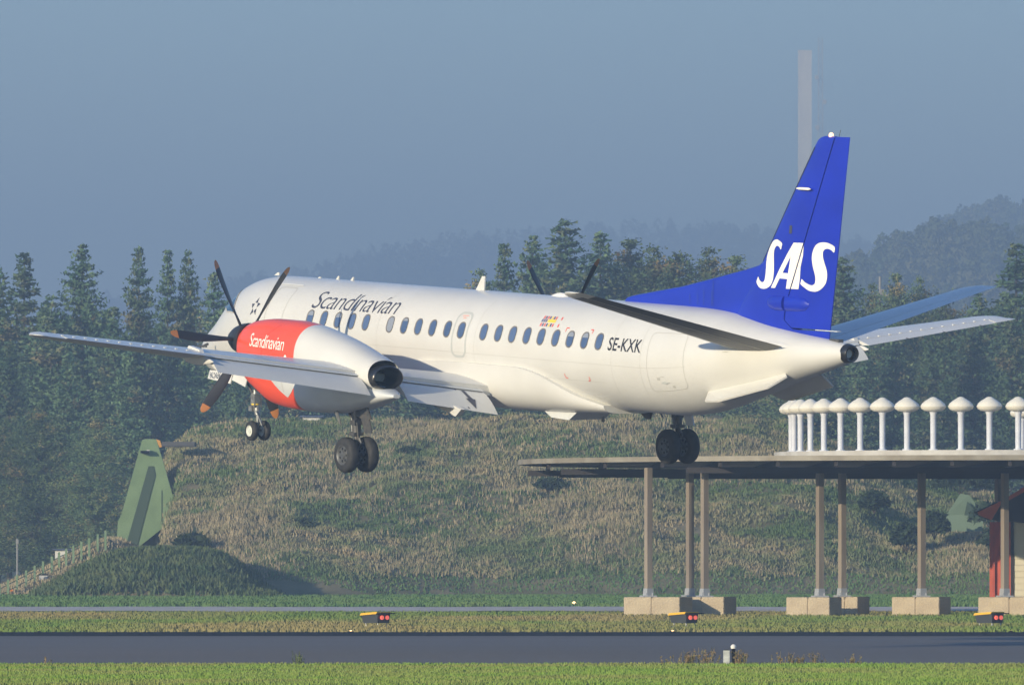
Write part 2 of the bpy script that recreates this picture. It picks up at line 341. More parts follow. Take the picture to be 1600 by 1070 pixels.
def band(pts, wdt):                               # open band along a path
    A = np.array(pts, float); T = np.gradient(A, axis=0); N = np.c_[T[:, 1], -T[:, 0]]; N /= np.linalg.norm(N, axis=1)[:, None]; n = len(A)
    O, I = A + N * wdt / 2, A - N * wdt / 2
    return [tuple(p) for p in O] + [tuple(p) for p in I], [(i, i + 1, n + i + 1, n + i) for i in range(n - 1)]
def dense(pts, st=.1):
    Q = []
    for a, b in zip(pts[:-1], pts[1:]):
        k = max(1, int(math.dist(a, b) / st)); Q += [(a[0] + (b[0] - a[0]) * j / k, a[1] + (b[1] - a[1]) * j / k) for j in range(k)]
    return Q + [pts[-1]]

# windows
WS = [-6.935, -6.35, -5.75, -5.157, -4.567, -3.553, -2.968, -2.388, -1.805, -1.199, -.64, .268, .859, 1.42, 1.991, 2.548, 3.123, 3.684, 4.252, 4.813]
def window(s, side=1, pane=PANE):
    A0 = 1.155 * math.acos(.345 / 1.155); out = rrect(s - .125, s + .125, A0 - .175, A0 + .175, .12, 7)
    def mp(x, a, off=.004): p = fus_arc(x, a, off); p.y *= side; return p
    Vv, Ff = ring2d(out, .028); nn = len(out)
    fr = bobj('cabin_window', [mp(x, a, .012 if i < nn else .003) for i, (x, a) in enumerate(Vv)], Ff, FRAME, fuselage, smooth=False)
    inn = rrect(s - .112, s + .112, A0 - .162, A0 + .162, .107, 7)
    bobj('cabin_window_pane', [mp(x, a, .0035) for x, a in inn] + [mp(s, A0, .0035)], [(i, (i + 1) % len(inn), len(inn)) for i in range(len(inn))], pane, fuselage, smooth=False)
for i, s in enumerate(WS): window(s, 1, PANEP if i == 5 else PANE)
for i, s in enumerate(WS[::2]): window(s + .2, -1)
# part-drawn blinds in a few windows
for k, fr_ in ((0, .45), (2, .4), (6, .25), (17, .35), (18, .4)):
    s = WS[k]; A0 = 1.155 * math.acos(.345 / 1.155)
    pts = [p for p in rrect(s - .11, s + .11, A0 - .16, A0 + .16, .105, 7) if p[1] < A0 - .16 + .32 * fr_]
    c = (s, A0 - .16 + .16 * fr_); pts.sort(key=lambda p: math.atan2(p[1] - c[1], p[0] - c[0]))
    bobj('window_blind', [fus_arc(x, a, .007) for x, a in pts], [tuple(range(len(pts)))], PANEP, fuselage, smooth=False)
# doors, exits, seams
def oring(name, pts, wdt, m, off=.004): Vv, Ff = ring2d(pts, wdt); return decal(name, (Vv, Ff), lambda x, a: fus_arc(x, a, off), m, fuselage)
oring('emergency_exit_outline', rrect(-.95, -.40, 1.05, 2.04, .17), .055, DOORRIM)
oring('cargo_door_outline', rrect(6.70, 7.93, 1.17, 2.48, .12), .014, SEAM)
oring('entrance_door_outline', rrect(-8.87, -8.12, .71, 2.35, .14), .016, SEAM)
decal('door_gutter', band(dense([(-9.03, .615), (-8.05, .62)]), .03), lambda x, a: fus_arc(x, a, .02), CREAM, fuselage)
decal('cargo_handle', fill2d([[(7.1, 2.28), (7.25, 2.25), (7.42, 2.28), (7.25, 2.32)]]), lambda x, a: fus_arc(x, a, .012), DOORRIM, fuselage)
for (x0, x1, a0, a1) in ((7.0, 7.1, 2.16, 2.22), (7.45, 7.53, 2.36, 2.42), (7.12, 7.25, 2.14, 2.155)):
    decal('cargo_door_notice', fill2d([[(x0, a0), (x1, a0), (x1, a1), (x0, a1)]]), lambda x, a: fus_arc(x, a, .005), SEAM, fuselage)
for pts in ([(-.80, 1.13), (-.56, 1.12)], [(-.74, 1.18), (-.62, 1.18)]): decal('exit_lettering', band(dense(pts, .05), .022), lambda x, a: fus_arc(x, a, .005), mat('faded_red_ink', (.75, .35, .28)), fuselage)
for pts in ([(3.42, 1.31), (3.42, 1.22), (3.52, 1.22)], [(4.36, 1.22), (4.46, 1.22), (4.45, 1.31)], [(3.45, 2.22), (3.47, 2.31), (3.55, 2.32)], [(4.40, 2.24), (4.41, 2.33), (4.33, 2.34)]):
    for a_, b_ in zip(pts[:-1], pts[1:]): decal('red_corner_mark', band(dense([a_, b_], .05), .02), lambda x, a: fus_arc(x, a, .005), REDINK, fuselage)
decal('small_vent', fill2d([[(9.12, 1.60), (9.28, 1.60), (9.28, 1.63), (9.12, 1.63)]]), lambda x, a: fus_arc(x, a, .006), SEAM, fuselage)
# red outline of the fuselage registration, airline name, route flags, star
place_text('airline_name', 'Scandín' + 'avían', -7.06, -3.50, 1.235, .755, INK, fuselage, thin=-.008, shear=.18, space=.92)
place_text('registration', 'SE-KXK', 5.19, 6.44, 1.63, 1.35, BLACKINK, fuselage, thin=.012, shear=.0, space=1.05)
rows = [(1.005, 2.33, 'rbrbybr-r'), (1.088, 2.32, 'bbbyyyy'), (1.190, 2.34, 'rbrbybr-r')]
for a0, s0, pat in rows:
    for k, c in enumerate(pat):
        if c == '-': continue
        x0 = s0 + k * .078 + (0.06 if c == 'r' and k == 8 else 0); w_ = .044 if c != 'y' else (.078 if pat.startswith('bbb') else .05)
        decal('route_flag', ([(x0, a0 - .038), (x0 + w_, a0 - .038), (x0 + w_, a0 + .038), (x0, a0 + .038)], [(0, 1, 2, 3)]), lambda x, a: fus_arc(x, a, .005), {'r': REDINK, 'b': NAVYINK, 'y': YELINK}[c], fuselage)
sc_, ac_ = -9.42, 1.31
for k in range(5):
    a = R(72 * k - 90); q = Matrix.Rotation(a, 2); tri = [q @ Vector(p) for p in ((.24, .0), (.10, -.075), (.09, .045))]
    decal('star_emblem', ([(sc_ + p.x * .85, ac_ + p.y * 1.0) for p in tri], [(0, 1, 2)]), lambda x, a: fus_arc(x, a, .006), INK, fuselage)
for s_ in (-4.05, -.05, 5.35, 6.45):
    decal('skin_joint', band(dense([(s_, .55), (s_, 2.6)], .1), .008), lambda x, a: fus_arc(x, a, .0025), SEAM, fuselage)
for a_ in (1.95, 2.35):
    decal('skin_joint', band(dense([(-8, a_), (8.0 if a_ < 2 else 5.0, a_)], .3), .007), lambda x, a: fus_arc(x, a, .0025), SEAM, fuselage)
# cockpit side window
cw = [(-10.98, .56), (-10.72, .90), (-10.54, 1.20), (-11.05, 1.08), (-11.72, .64), (-11.95, .40), (-11.5, .26), (-11.15, .38)]
def fus_th(s, a, off=.006):
    p = Vector(fus(s, a)); e = 1e-3; t1 = Vector(fus(s + e, a)) - p; t2 = Vector(fus(s, a + e)) - p; n = t2.cross(t1).normalized()
    if n.y < 0: n = -n
    return p + n * off
for sd in (1, -1):
    def mpw(s, a, off=.008, sd=sd): p = fus_th(s, a, off); p.y *= sd; return p
    cwo = bobj('cockpit_window', *[(lambda VF: ([mpw(*p) for p in VF[0]], VF[1]))(fill2d([[(s, a) for s, a in cw]], .1))][0], CPGLASS, fuselage, smooth=False)
    Vv, Ff = ring2d([(s, a) for s, a in dense(cw + [cw[0]], .1)[:-1]], .03)
    bobj('cockpit_window_frame', [mpw(x, a, .014) for x, a in Vv], Ff, SEAM, fuselage, smooth=False)
# nose probes and small things on the port nose
m = MB(); m.tube((-11.55, 1.0, -.45), (-11.5, 1.16, -.5), .03); m.tube((-11.75, 1.15, -.5), (-11.35, 1.15, -.5), .018); body(m.build('pitot_probe', DSTEEL, plane))
# antennas on the spine
def fin_blade(name, s0, s1, h, sweep, z0=1.14, t=.03, y=0, m_=WHITE):
    b = MB(); b.slab([(s0, y - t / 2, z0), (s1, y - t / 2, z0), (s1 + sweep * .55, y - t / 2, z0 + h), (s1 + sweep * .55 - (s1 - s0) * .35, y - t / 2, z0 + h)], (0, t, 0)); return body(b.build(name, m_, plane))
fin_blade('blade_antenna', -1.80, -1.46, .32, .06); fin_blade('antenna_foot', -1.46, -1.30, .02, .1)
for s_ in (-7.6, -6.98): fin_blade('small_antenna', s_ - .05, s_ + .07, .09, .05)
fin_blade('small_antenna', -8.45, -8.3, .04, 0); fin_blade('small_antenna', -10.3, -10.1, .07, .02)
V, F = rings([[(1.62 + .40 * math.cos(t) * k, .13 * math.sin(t) * k, 1.14 + .09 * (1 - k**2)) for t in np.linspace(0, 2 * math.pi, 20, endpoint=False)] for k in (1, .9, .7, .4, .1)], False)
bobj('dome_antenna', V, F, CREAM)

# belly fairing over the wing root
BF = [(-4.6, -.70, .90, .1), (-4.0, -.55, 1.10, .35), (-3.0, -.42, 1.19, .55), (-1.6, -.36, 1.22, .6), (0, -.34, 1.235, .6), (1.6, -.34, 1.23, .55), (2.3, -.42, 1.18, .5), (3.0, -.62, 1.10, .45), (3.7, -.86, .95, .38), (4.4, -1.04, .7, .2)]
BF = np.array(BF)
def bf_ring(s):
    top, wd, dep = [float(pchip(s, BF[:, 0], BF[:, k])) for k in (1, 2, 3)]
    zb = -1.155 - .17 * math.sin(math.pi * min(1, max(0, (s + 4.8) / 9.6))) ** .5 + .0
    P = []
    for i in range(33):
        t = math.pi * i / 32 ; c, sn = math.cos(t), math.sin(t)
        y = wd * abs(c) ** .55 * (1 if c > 0 else -1); z = top - (top - zb) * abs(sn) ** .8; P.append((s, y, z))
    return P
Rg = [bf_ring(s) for s in np.linspace(-4.6, 4.4, 46)]
V, F = rings(Rg); bobj('belly_fairing', V, F, WHITE, sharp=50)

# wings
def naca(x, t, c=.02):
    yt = 5 * t * (.2969 * np.sqrt(x) - .126 * x - .3516 * x**2 + .2843 * x**3 - .1036 * x**4); yc = c * 4 * x * (1 - x); return yc + yt, yc - yt
def foil(sl, ch, z, t, inc, x0=0., x1=1., n=18, y=0., camber=.02):
    b = x0 + (x1 - x0) * (1 - np.cos(np.linspace(0, math.pi, n))) / 2
    u, l = naca(b, t, camber); P = []
    for x, zz in list(zip(b[::-1], u[::-1])) + list(zip(b[1:], l[1:])):
        P.append((sl + ch * (x * math.cos(inc) + zz * math.sin(inc)), y, z + ch * (zz * math.cos(inc) - (x - 1) * math.sin(inc))))
    return P
def wst(y):                                        # LE, chord, z of the trailing edge, thickness, incidence
    LE = -1.95 + .168 * (y - 1.0); TE = 1.20 - .0137 * (y - 1.2)
    z = -.96 + .127 * (y - 1.2); ch = TE - LE
    if y > 11.9:
        k = (y - 11.9) / .5; LE += (1 - math.sqrt(max(0, 1 - k * k))) * .75; ch = TE - LE
    return LE, ch, z, .16 - .0035 * y, R(2.2 - .15 * y)
def wing(sd):
    def seg(ys, x0, x1, camber=.02):
        Rg = []
        for y in ys:
            LE, ch, z, t, inc = wst(y); f = foil(LE, ch, z, t, inc, x0, x1, y=sd * y, camber=camber)
            if y > 12.3: zc = np.mean([p[2] for p in f]); f = [(p[0], p[1], zc + (p[2] - zc) * .35) for p in f]
            Rg.append(f)
        return rings(Rg)
    V, F = seg([.9, 1.5, 3, 4.7], 0, .80); V2, F2 = seg([4.7, 6.5, 8.36], 0, .80); V3, F3 = seg([8.36, 9, 10.5, 11.86], 0, .76); V4, F4 = seg([11.86, 11.95, 12.1, 12.25, 12.34, 12.39], 0, 1)
    VV, FF = [], []
    for v, f in ((V, F), (V2, F2), (V3, F3), (V4, F4)): k = len(VV); VV += v; FF += [tuple(i + k for i in q) for q in f]
    wg = bobj('wing', VV, FF, WHITE, sharp=35)
    V, F = seg([8.40, 9, 10.5, 11.83], .775, 1, camber=.02)
    # aileron, a few degrees off
    hz = [wst(8.4)[0] + wst(8.4)[1] * .77, wst(8.4)[2]]; V = np.array(V)
    for i in range(len(V)):
        LE, ch, z, t, inc = wst(abs(V[i, 1])); ds = V[i, 0] - (LE + .77 * ch); V[i, 2] += ds * (.06 if sd > 0 else -.02)
    bobj('aileron', V, F, WHITE, sharp=35)
    # flaps, dropped
    for y0, y1 in ((1.36, 3.62), (4.55, 8.30)):
        Rg = []; slot = []
        for y in np.linspace(y0, y1, 5):
            LE, ch, z, t, inc = wst(y); k = (y - 1.35) / 6.95
            cf = .80 - .26 * k; d = R(33 - 2 * k); sl = LE + ch * .80 + .03; zl = z + .035 + ch * .2 * math.sin(inc)
            u = np.array([(1 - math.cos(a)) / 2 for a in np.linspace(0, math.pi, 12)]); up, lo = naca(u, .15, .03)
            P = [(sl + cf * (x * math.cos(d) + q * math.sin(d)), sd * y, zl + cf * (-x * math.sin(d) + q * math.cos(d)) - .06) for x, q in list(zip(u[::-1], up[::-1])) + list(zip(u[1:], lo[1:]))]
            Rg.append(P)
        V, F = rings(Rg); bobj('flap', V, F, WHITE, sharp=40)
        Rg = []
        for y in np.linspace(y0, y1, 5):           # the narrow vane between wing and flap
            LE, ch, z, t, inc = wst(y); sl = LE + ch * .79; zl = z + .035 + ch * .2 * math.sin(inc)
            Rg.append([(sl + a_, sd * y, zl + b_) for a_, b_ in ((0, -.02), (.05, .015), (.13, -.005), (.14, -.03), (.05, -.05))])
        V, F = rings(Rg); bobj('flap_vane', V, F, GREYW, smooth=False)
    # outer hinge fairings at the flap and aileron junction
    def spindle(name, s0, s1, y, z, rz, ry, m_=WHITE, droop=0.0):
        Rg = [];
        for u in np.linspace(0, 1, 12):
            k = math.sin(math.pi * min(1, u * 1.02)) ** .6 if 0 < u < 1 else .02
            Rg.append([(s0 + (s1 - s0) * u, sd * y + ry * k * math.cos(a), z - droop * u + rz * k * math.sin(a)) for a in np.linspace(0, 2 * math.pi, 14, endpoint=False)])
        V, F = rings(Rg); return bobj(name, V, F, m_, sharp=60)
    zf = wst(8.38)[2]
    spindle('hinge_fairing', -.1, 1.15, 8.36, zf - .09, .10, .06)
    m_ = MB(); m_.slab([(.05, sd * 8.36 - .05, zf + .10), (.20, sd * 8.36 - .05, zf + .21), (.62, sd * 8.36 - .05, zf + .15), (.72, sd * 8.36 - .05, zf + .02)], (0, .1, 0)); body(m_.build('flap_end_cap', WHITE, plane))
    # flap track fairing below the inner flap
    m_ = MB(); z1 = wst(2.35)[2]
    m_.slab([(-.6, sd * 2.45, z1 - .20), (.75, sd * 2.45, z1 - .22), (1.52, sd * 2.45, z1 - .42), (1.30, sd * 2.45, z1 - .58), (.6, sd * 2.45, z1 - .42)], (0, sd * -.12, 0)); body(m_.build('flap_track_fairing', WHITE, plane))
    # leading edge boot
    Rg = []
    for y in np.linspace(5.2, 11.9, 6):
        LE, ch, z, t, inc = wst(y); b = np.linspace(0, .07, 8); u, l = naca(b, t * 1.04, .02)
        Rg.append([(LE - .006 + ch * (x * math.cos(inc)), sd * y, z + ch * (zz - (x - 1) * math.sin(inc))) for x, zz in list(zip(b[::-1], u[::-1])) + list(zip(b[1:], l[1:]))])
    V, F = rings(Rg); bobj('deicing_boot', V, F, BOOT, sharp=60)
    # rivet line and static wicks
    m_ = MB()
    for y in np.arange(8.7, 11.9, .28):
        LE, ch, z, t, inc = wst(y); u, l = naca(np.array([.74]), t); m_.box((LE + ch * .74, sd * y, z + ch * (u[0] + .26 * math.sin(inc)) + .006), (.05, .05, .012))
    tag(body(m_.build('hinge_bolts', CREAM, plane)), kind='stuff')
    for y in (9.4, 10.4, 11.4):
        LE, ch, z, t, inc = wst(y); m_ = MB(); m_.tube((LE + ch, sd * y, z + .01), (LE + ch + .16, sd * y, z + .0), .008, n=6); body(m_.build('static_wick', DSTEEL, plane))
    return wg
wing(1); wing(-1)
# dark walkway arrow and line on the inner flap
def flap_pt(s, y, off=.012):
    LE, ch, z, t, inc = wst(y); k = (y - 1.35) / 6.95; cf = .80 - .26 * k; d = R(33 - 2 * k); sl = LE + ch * .8 + .03; zl = z + .035 + ch * .2 * math.sin(inc) - .06
    u, l = naca(np.array([max(0.01, s)]), .15, .03); q = u[0] + off / cf
    return (sl + cf * (s * math.cos(d) + q * math.sin(d)), y, zl + cf * (-s * math.sin(d) + q * math.cos(d)))
def fdec(name, pts, m_): return bobj(name, [flap_pt(*p) for p in pts], [tuple(range(len(pts)))], m_, smooth=False)
fdec('flap_arrow', [(.15, 1.99), (.15, 1.90), (.55, 1.84), (.55, 1.78), (.92, 1.88), (.55, 2.02), (.55, 1.95)], INK)
fdec('flap_line', [(.1, 2.13), (.1, 2.10), (.95, 2.05), (.95, 2.08)], INK)

# engine nacelles
NT = np.array([(-4.46, .27), (-4.3, .37), (-3.96, .455), (-3.15, .52), (-2.35, .52), (-1.69, .465), (-1.02, .355), (.03, .13), (.6, -.03), (1.08, -.18), (1.2, -.24)])
NB = np.array([(-4.46, -.60), (-4.34, -.81), (-3.8, -1.09), (-3.12, -1.33), (-2.4, -1.395), (-1.5, -1.41), (-.33, -1.37), (.32, -1.27), (1.09, -1.09), (1.6, -.96)])
def sup(c, hy, hz, n, e, s, zt=None):
    P = []
    for i in range(n):
        a = 2 * math.pi * i / n; ca, sa = math.cos(a), math.sin(a)
        P.append((s, c[0] + hy * abs(sa) ** e * (1 if sa >= 0 else -1), c[1] + hz * abs(ca) ** e * (1 if ca >= 0 else -1)))
    return P
def nacelle(sd):
    yc = 4.115 * sd
    def loft(name, st, m_, e=.85, cap=(True, True), n=56):
        V, F = rings([sup((yc, (a + b) / 2), wd, (a - b) / 2, n, e, s) for s, a, b, wd in st], *cap); return bobj(name, V, F, m_, sharp=50)
    top = lambda s: float(pchip(s, NT[:, 0], NT[:, 1])); bot = lambda s: float(pchip(s, NB[:, 0], NB[:, 1]))
    wd1 = lambda s: float(np.interp(s, [-4.46, -4.3, -3.9, -3.2, -2.4, -1.6], [.35, .41, .49, .57, .61, .62]))
    cowl = loft('engine_cowling', [(s, top(s), bot(s), wd1(s)) for s in np.linspace(-4.46, -1.62, 24)], RED)
    wd2 = lambda s: float(np.interp(s, [-1.62, -.6, .3, 1.0, 1.2], [.62, .59, .50, .41, .385]))
    loft('exhaust_fairing', [(s, top(s), float(np.interp(s, [-1.62, 0, 1.2], [-1.0, -.96, -.80])), wd2(s)) for s in np.linspace(-1.62, 1.08, 18)], WHITE, .9, (True, False))
    wd3 = lambda s: float(np.interp(s, [-1.62, -.6, .3, 1.0, 1.45, 1.6], [.61, .59, .50, .36, .2, .08]))
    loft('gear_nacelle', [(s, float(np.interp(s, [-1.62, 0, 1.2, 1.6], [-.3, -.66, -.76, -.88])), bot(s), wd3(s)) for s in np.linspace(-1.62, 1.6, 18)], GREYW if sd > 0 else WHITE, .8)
    # exhaust pipe: rim, lip and dark throat
    def er(s, ky, kz, dz=0): return sup((yc, -.545 + dz), ky, kz, 40, 1.0, s)
    V, F = rings([er(1.0, .395, .285), er(1.22, .385, .262), er(1.26, .372, .25), er(1.27, .350, .228), er(1.24, .335, .214), er(.8, .31, .20), er(.5, .28, .18)], False, True)
    bobj('exhaust_pipe', V, F, [PIPE, SOOT], mi=[0] * 120 + [1] * 121, sharp=50)
    if sd > 0:
        # V shaped bare patch low on the cowling, seams and round marks
        def side(s, z, off=.006):
            a, b, wd = top(s), bot(s), wd1(s); q = min(1, abs((z - (a + b) / 2) / ((a - b) / 2))); e = .85
            ca = q ** (1 / e); sa = math.sqrt(max(0, 1 - ca * ca)); return (s, yc + (wd * sa ** e + off), z)
        bobj('bare_cowl_patch', *(lambda VF: ([side(*p) for p in VF[0]], VF[1]))(fill2d([[(-2.62, -.76), (-2.30, -.98), (-2.05, -1.12), (-1.82, -1.0), (-1.63, -.86), (-1.63, -.66), (-2.6, -.66)]], .08)), GREYW, cowl, smooth=False)
        bobj('round_cowl_mark', [side(-1.98 + .055 * math.cos(a), -.25 + .055 * math.sin(a), .008) for a in np.linspace(0, 6.283, 16, endpoint=False)], [tuple(range(16))], CREAM, cowl, smooth=False)
        VF = band(dense([(-2.15, -.70), (-2.13, -1.0)], .05), .02); bobj('cowl_seam', [side(x, z, .009) for x, z in VF[0]], VF[1], SEAM, cowl, smooth=False)
        VF = band(dense([(-2.6, .42), (-2.95, .2), (-3.05, -.2), (-3.0, -.5)], .06), .008); bobj('cowl_seam', [side(x, z, .004) for x, z in VF[0]], VF[1], mat('dark_red_seam', (.4, .03, .02)), cowl, smooth=False)
        tx = place_text('cowl_airline_name', 'Scandínavian', -3.66, -2.10, -.075, .205, CREAM, cowl, thin=.0, shear=0, mp=lambda s, z: side(s, z - .02 * (s + 3.7), .008), space=.9)
    # propeller
    hub = Vector((-4.62, yc, .009)); m_ = MB()
    m_.lathe(hub + Vector((.17, 0, 0)), (-1, 0, 0), [(0, .20), (.005, .36), (.08, .365), (.22, .35), (.45, .29), (.65, .2), (.78, .1), (.82, .01)], 32)
    sp = body(m_.build('propeller_hub', BLADE, plane, True))
    ph = 27 if sd > 0 else 33
    for k in range(6):
        a = R(ph + 60 * k); d = Vector((0, math.sin(a) * (1 if True else sd), math.cos(a))); tng = Vector((0, math.cos(a), -math.sin(a)))
        Rg = []; rs = [.22, .4, .6, .85, 1.1, 1.35, 1.55, 1.72, 1.83, 1.89, 1.905]; cs = [.09, .11, .15, .20, .235, .245, .235, .20, .15, .08, .02]; mi_ = []
        for r_, c_ in zip(rs, cs):
            tw = R(62 - 34 * (r_ / 1.9)); ax = tng * math.cos(tw) + Vector((1, 0, 0)) * math.sin(tw); nn = ax.cross(d); swp = -.10 * max(0, (r_ - 1.0)) ** 1.6
            th = .11 * (1 - r_ / 2.1) * c_ / .2 * .5 if r_ > .45 else .05
            Rg.append([hub + d * r_ + ax * (c_ / 2 * math.cos(t) + swp) + nn * (th / 1.6 * math.sin(t)) for t in np.linspace(0, 2 * math.pi, 12, endpoint=False)])
        V, F = rings(Rg); mi = [1 if (i // 12) >= 7 else 0 for i in range(120)] + [0, 1]
        bobj('propeller_blade', V, F, [BLADE, TIPY], sp, mi=mi, sharp=50)
nacelle(1); nacelle(-1)

# fin, rudder
FZ = np.array([.3, 1.1, 2.09, 3.25, 4.62, 4.74, 4.80, 4.835]); FL = np.array([8.1, 8.35, 9.24, 10.10, 11.15, 11.26, 11.36, 11.52])
def fLE(z): return float(np.interp(z, FZ, FL))
def fTE(z): return float(np.interp(z, [.6, .69, 4.83], [11.73, 11.76, 12.40]))
def fH(z): return float(np.interp(z, [.3, .86, 1.02, 1.31, 4.83], [11.9, 10.56, 10.31, 10.35, 11.92]))
def fhalf(s, z):
    LE, TE = fLE(z), fTE(z); x = np.clip((s - LE) / (TE - LE), 0.001, .985); t = .105
    return float((TE - LE) * 5 * t * (.2969 * np.sqrt(x) - .126 * x - .3516 * x**2 + .2843 * x**3 - .1015 * x**4)) * (.35 if z > 4.83 else 1)
def fin_part(name, a, b, zs, m_):
    Rg = []
    for z in zs:
        s0, s1 = a(z), b(z); u = (1 - np.cos(np.linspace(0, math.pi, 16))) / 2; P = [(s0 + (s1 - s0) * x) for x in u]
        Rg.append([(s, fhalf(s, z), z) for s in P] + [(s, -fhalf(s, z), z) for s in P[::-1]])
    V, F = rings(Rg); return bobj(name, V, F, m_, sharp=50)
fin = fin_part('tail_fin', fLE, lambda z: fH(z) - .012, [.55, .86, 1.02, 1.31, 1.6, 2.0, 2.09, 2.6, 3.25, 4, 4.62, 4.74, 4.80, 4.835], BLUE)
fin_part('fin_base', lambda z: 8.6, fTE, [.5, .6, .70, .80, .835], BLUE)
rud = fin_part('rudder', lambda z: fH(z) + .022, fTE, [.87, 1.02, 1.31, 1.6, 2, 2.6, 3.25, 4, 4.7, 4.827], BLUE)
# dorsal fillet
Rg = []
for s, zt, hw in [(4.10, 1.16, .03), (4.22, 1.24, .05), (4.46, 1.29, .06), (5.3, 1.41, .065), (6.3, 1.55, .075), (7.97, 1.86, .09), (8.7, 2.0, .10), (9.25, 2.12, .10), (9.6, 2.3, .09)]:
    Rg.append([(s, hw * 1.1, .9 if s < 8 else .7), (s, hw, zt - .08), (s, hw * .7, zt - .02), (s, 0, zt), (s, -hw * .7, zt - .02), (s, -hw, zt - .08), (s, -hw * 1.1, .9 if s < 8 else .7)])
V, F = rings(Rg); bobj('dorsal_fin', V, F, BLUE, sharp=60)
# white/blue boundary follows the tail cone; tail root fairing in white
Rg = []
for z in np.linspace(1.0, 4.6, 10):
    LE = fLE(z); Rg.append([(LE + x, (fhalf(LE + x, z) + .004) * q, z) for x, q in ((.09, 1), (.04, 1), (.01, 1), (-.006, 0), (.01, -1), (.04, -1), (.09, -1))])
V = [p for r in Rg for p in r]; F = [(j * 7 + i, j * 7 + i + 1, (j + 1) * 7 + i + 1, (j + 1) * 7 + i) for j in range(3, 9) for i in range(6)]
bobj('fin_boot', V, F, BOOT, fin)
SAS = dict(
 S1=[(9.915, 2.662), (10.042, 2.651), (10.18, 2.591), (10.169, 2.531), (10.139, 2.462), (10.085, 2.513), (9.987, 2.535), (9.914, 2.492), (9.881, 2.417), (9.892, 2.283), (9.918, 2.091), (9.917, 1.913), (9.883, 1.793), (9.8, 1.7), (9.669, 1.646), (9.537, 1.633), (9.403, 1.655), (9.309, 1.71), (9.255, 1.768), (9.274, 1.828), (9.305, 1.874), (9.373, 1.81), (9.494, 1.765), (9.565, 1.788), (9.6, 1.856), (9.607, 2.02), (9.593, 2.168), (9.6, 2.332), (9.65, 2.468), (9.765, 2.606)],
 A=[(10.595, 2.62), (10.941, 2.625), (10.922, 2.366), (10.843, 2.126), (10.823, 1.874), (10.781, 1.673), (10.368, 1.666), (10.403, 1.865), (10.14, 1.87), (9.986, 1.666), (9.841, 1.665), (10.109, 2.039), (10.365, 2.36)],
 Ah=[(10.503, 2.333), (10.237, 1.988), (10.427, 1.985)],
 S2=[(11.601, 2.661), (11.744, 2.647), (11.928, 2.58), (11.91, 2.464), (11.839, 2.503), (11.747, 2.532), (11.643, 2.525), (11.572, 2.471), (11.564, 2.375), (11.611, 2.244), (11.68, 2.099), (11.696, 1.953), (11.647, 1.818), (11.533, 1.718), (11.404, 1.658), (11.274, 1.641), (11.116, 1.657), (10.984, 1.71), (10.852, 1.779), (10.864, 1.831), (10.889, 1.883), (11.008, 1.815), (11.192, 1.767), (11.296, 1.797), (11.326, 1.864), (11.318, 1.967), (11.249, 2.142), (11.21, 2.318), (11.241, 2.466), (11.329, 2.588), (11.458, 2.647)])
def smooth_loop(L):
    A = np.array(L); n = len(A); out = []
    for i in range(n):
        p0, p1, p2, p3 = A[i - 1], A[i], A[(i + 1) % n], A[(i + 2) % n]
        for t in (0, .33, .67): out.append(tuple(.5 * (2 * p1 + (p2 - p0) * t + (2 * p0 - 5 * p1 + 4 * p2 - p3) * t * t + (3 * p1 - p0 - 3 * p2 + p3) * t**3)))
    return out
def fin_map(s, z): return (s, fhalf(s, z) + .006, z)
def clipped(VF, keep_aft):                         # keep one side of the rudder hinge line
    bm = bmesh.new(); vs = [bm.verts.new((x, y, 0)) for x, y in VF[0]]
    for f in VF[1]:
        try: bm.faces.new([vs[i] for i in f])
        except ValueError: pass
    off = .025 if keep_aft else -.012
    co = Vector((fH(2.0) + off, 2.0, 0)); d = Vector((fH(3.0) - fH(2.0), 1.0, 0)); no = Vector((d.y, -d.x, 0)).normalized()
    bmesh.ops.bisect_plane(bm, geom=bm.verts[:] + bm.edges[:] + bm.faces[:], plane_co=co, plane_no=no, clear_inner=keep_aft, clear_outer=not keep_aft)
    bm.verts.index_update(); V = [(v.co.x, v.co.y) for v in bm.verts]; F = [tuple(v.index for v in f.verts) for f in bm.faces]; bm.free(); return V, F
A2 = fill2d([SAS['A'], SAS['Ah']], .1)
decal('tail_letter', fill2d([smooth_loop(SAS['S1'])], .1), fin_map, CREAM, fin)
decal('tail_letter', clipped(A2, False), fin_map, CREAM, fin); decal('tail_letter', clipped(A2, True), fin_map, CREAM, rud)
decal('tail_letter', fill2d([smooth_loop(SAS['S2'])], .1), fin_map, CREAM, rud)
m = MB(); m.lathe((11.72, 0, 4.82), (0, 0, 1), [(0, .05), (.05, .05), (.08, .035), (.09, .005)], 12); body(m.build('tail_beacon', mat('beacon_glass', (.8, .4, .25), .2, emit=(1, .6, .35), estr=1.5), plane, True))
m = MB(); m.tube((12.0, 0, 4.83), (12.06, 0, 4.97), .006, n=5); body(m.build('tail_wick', DSTEEL, plane))
m = MB(); m.lathe((10.75, .17, 3.74), (1, 0, 0), [(-.02, .01), (.08, .028), (.42, .03), (.5, .005)], 10); body(m.build('fin_probe', CREAM, plane, True))
decal('fin_intake', ([(10.42, 2.80), (10.52, 2.80), (10.53, 2.97), (10.43, 2.97)], [(0, 1, 2, 3)]), fin_map, INK, fin)
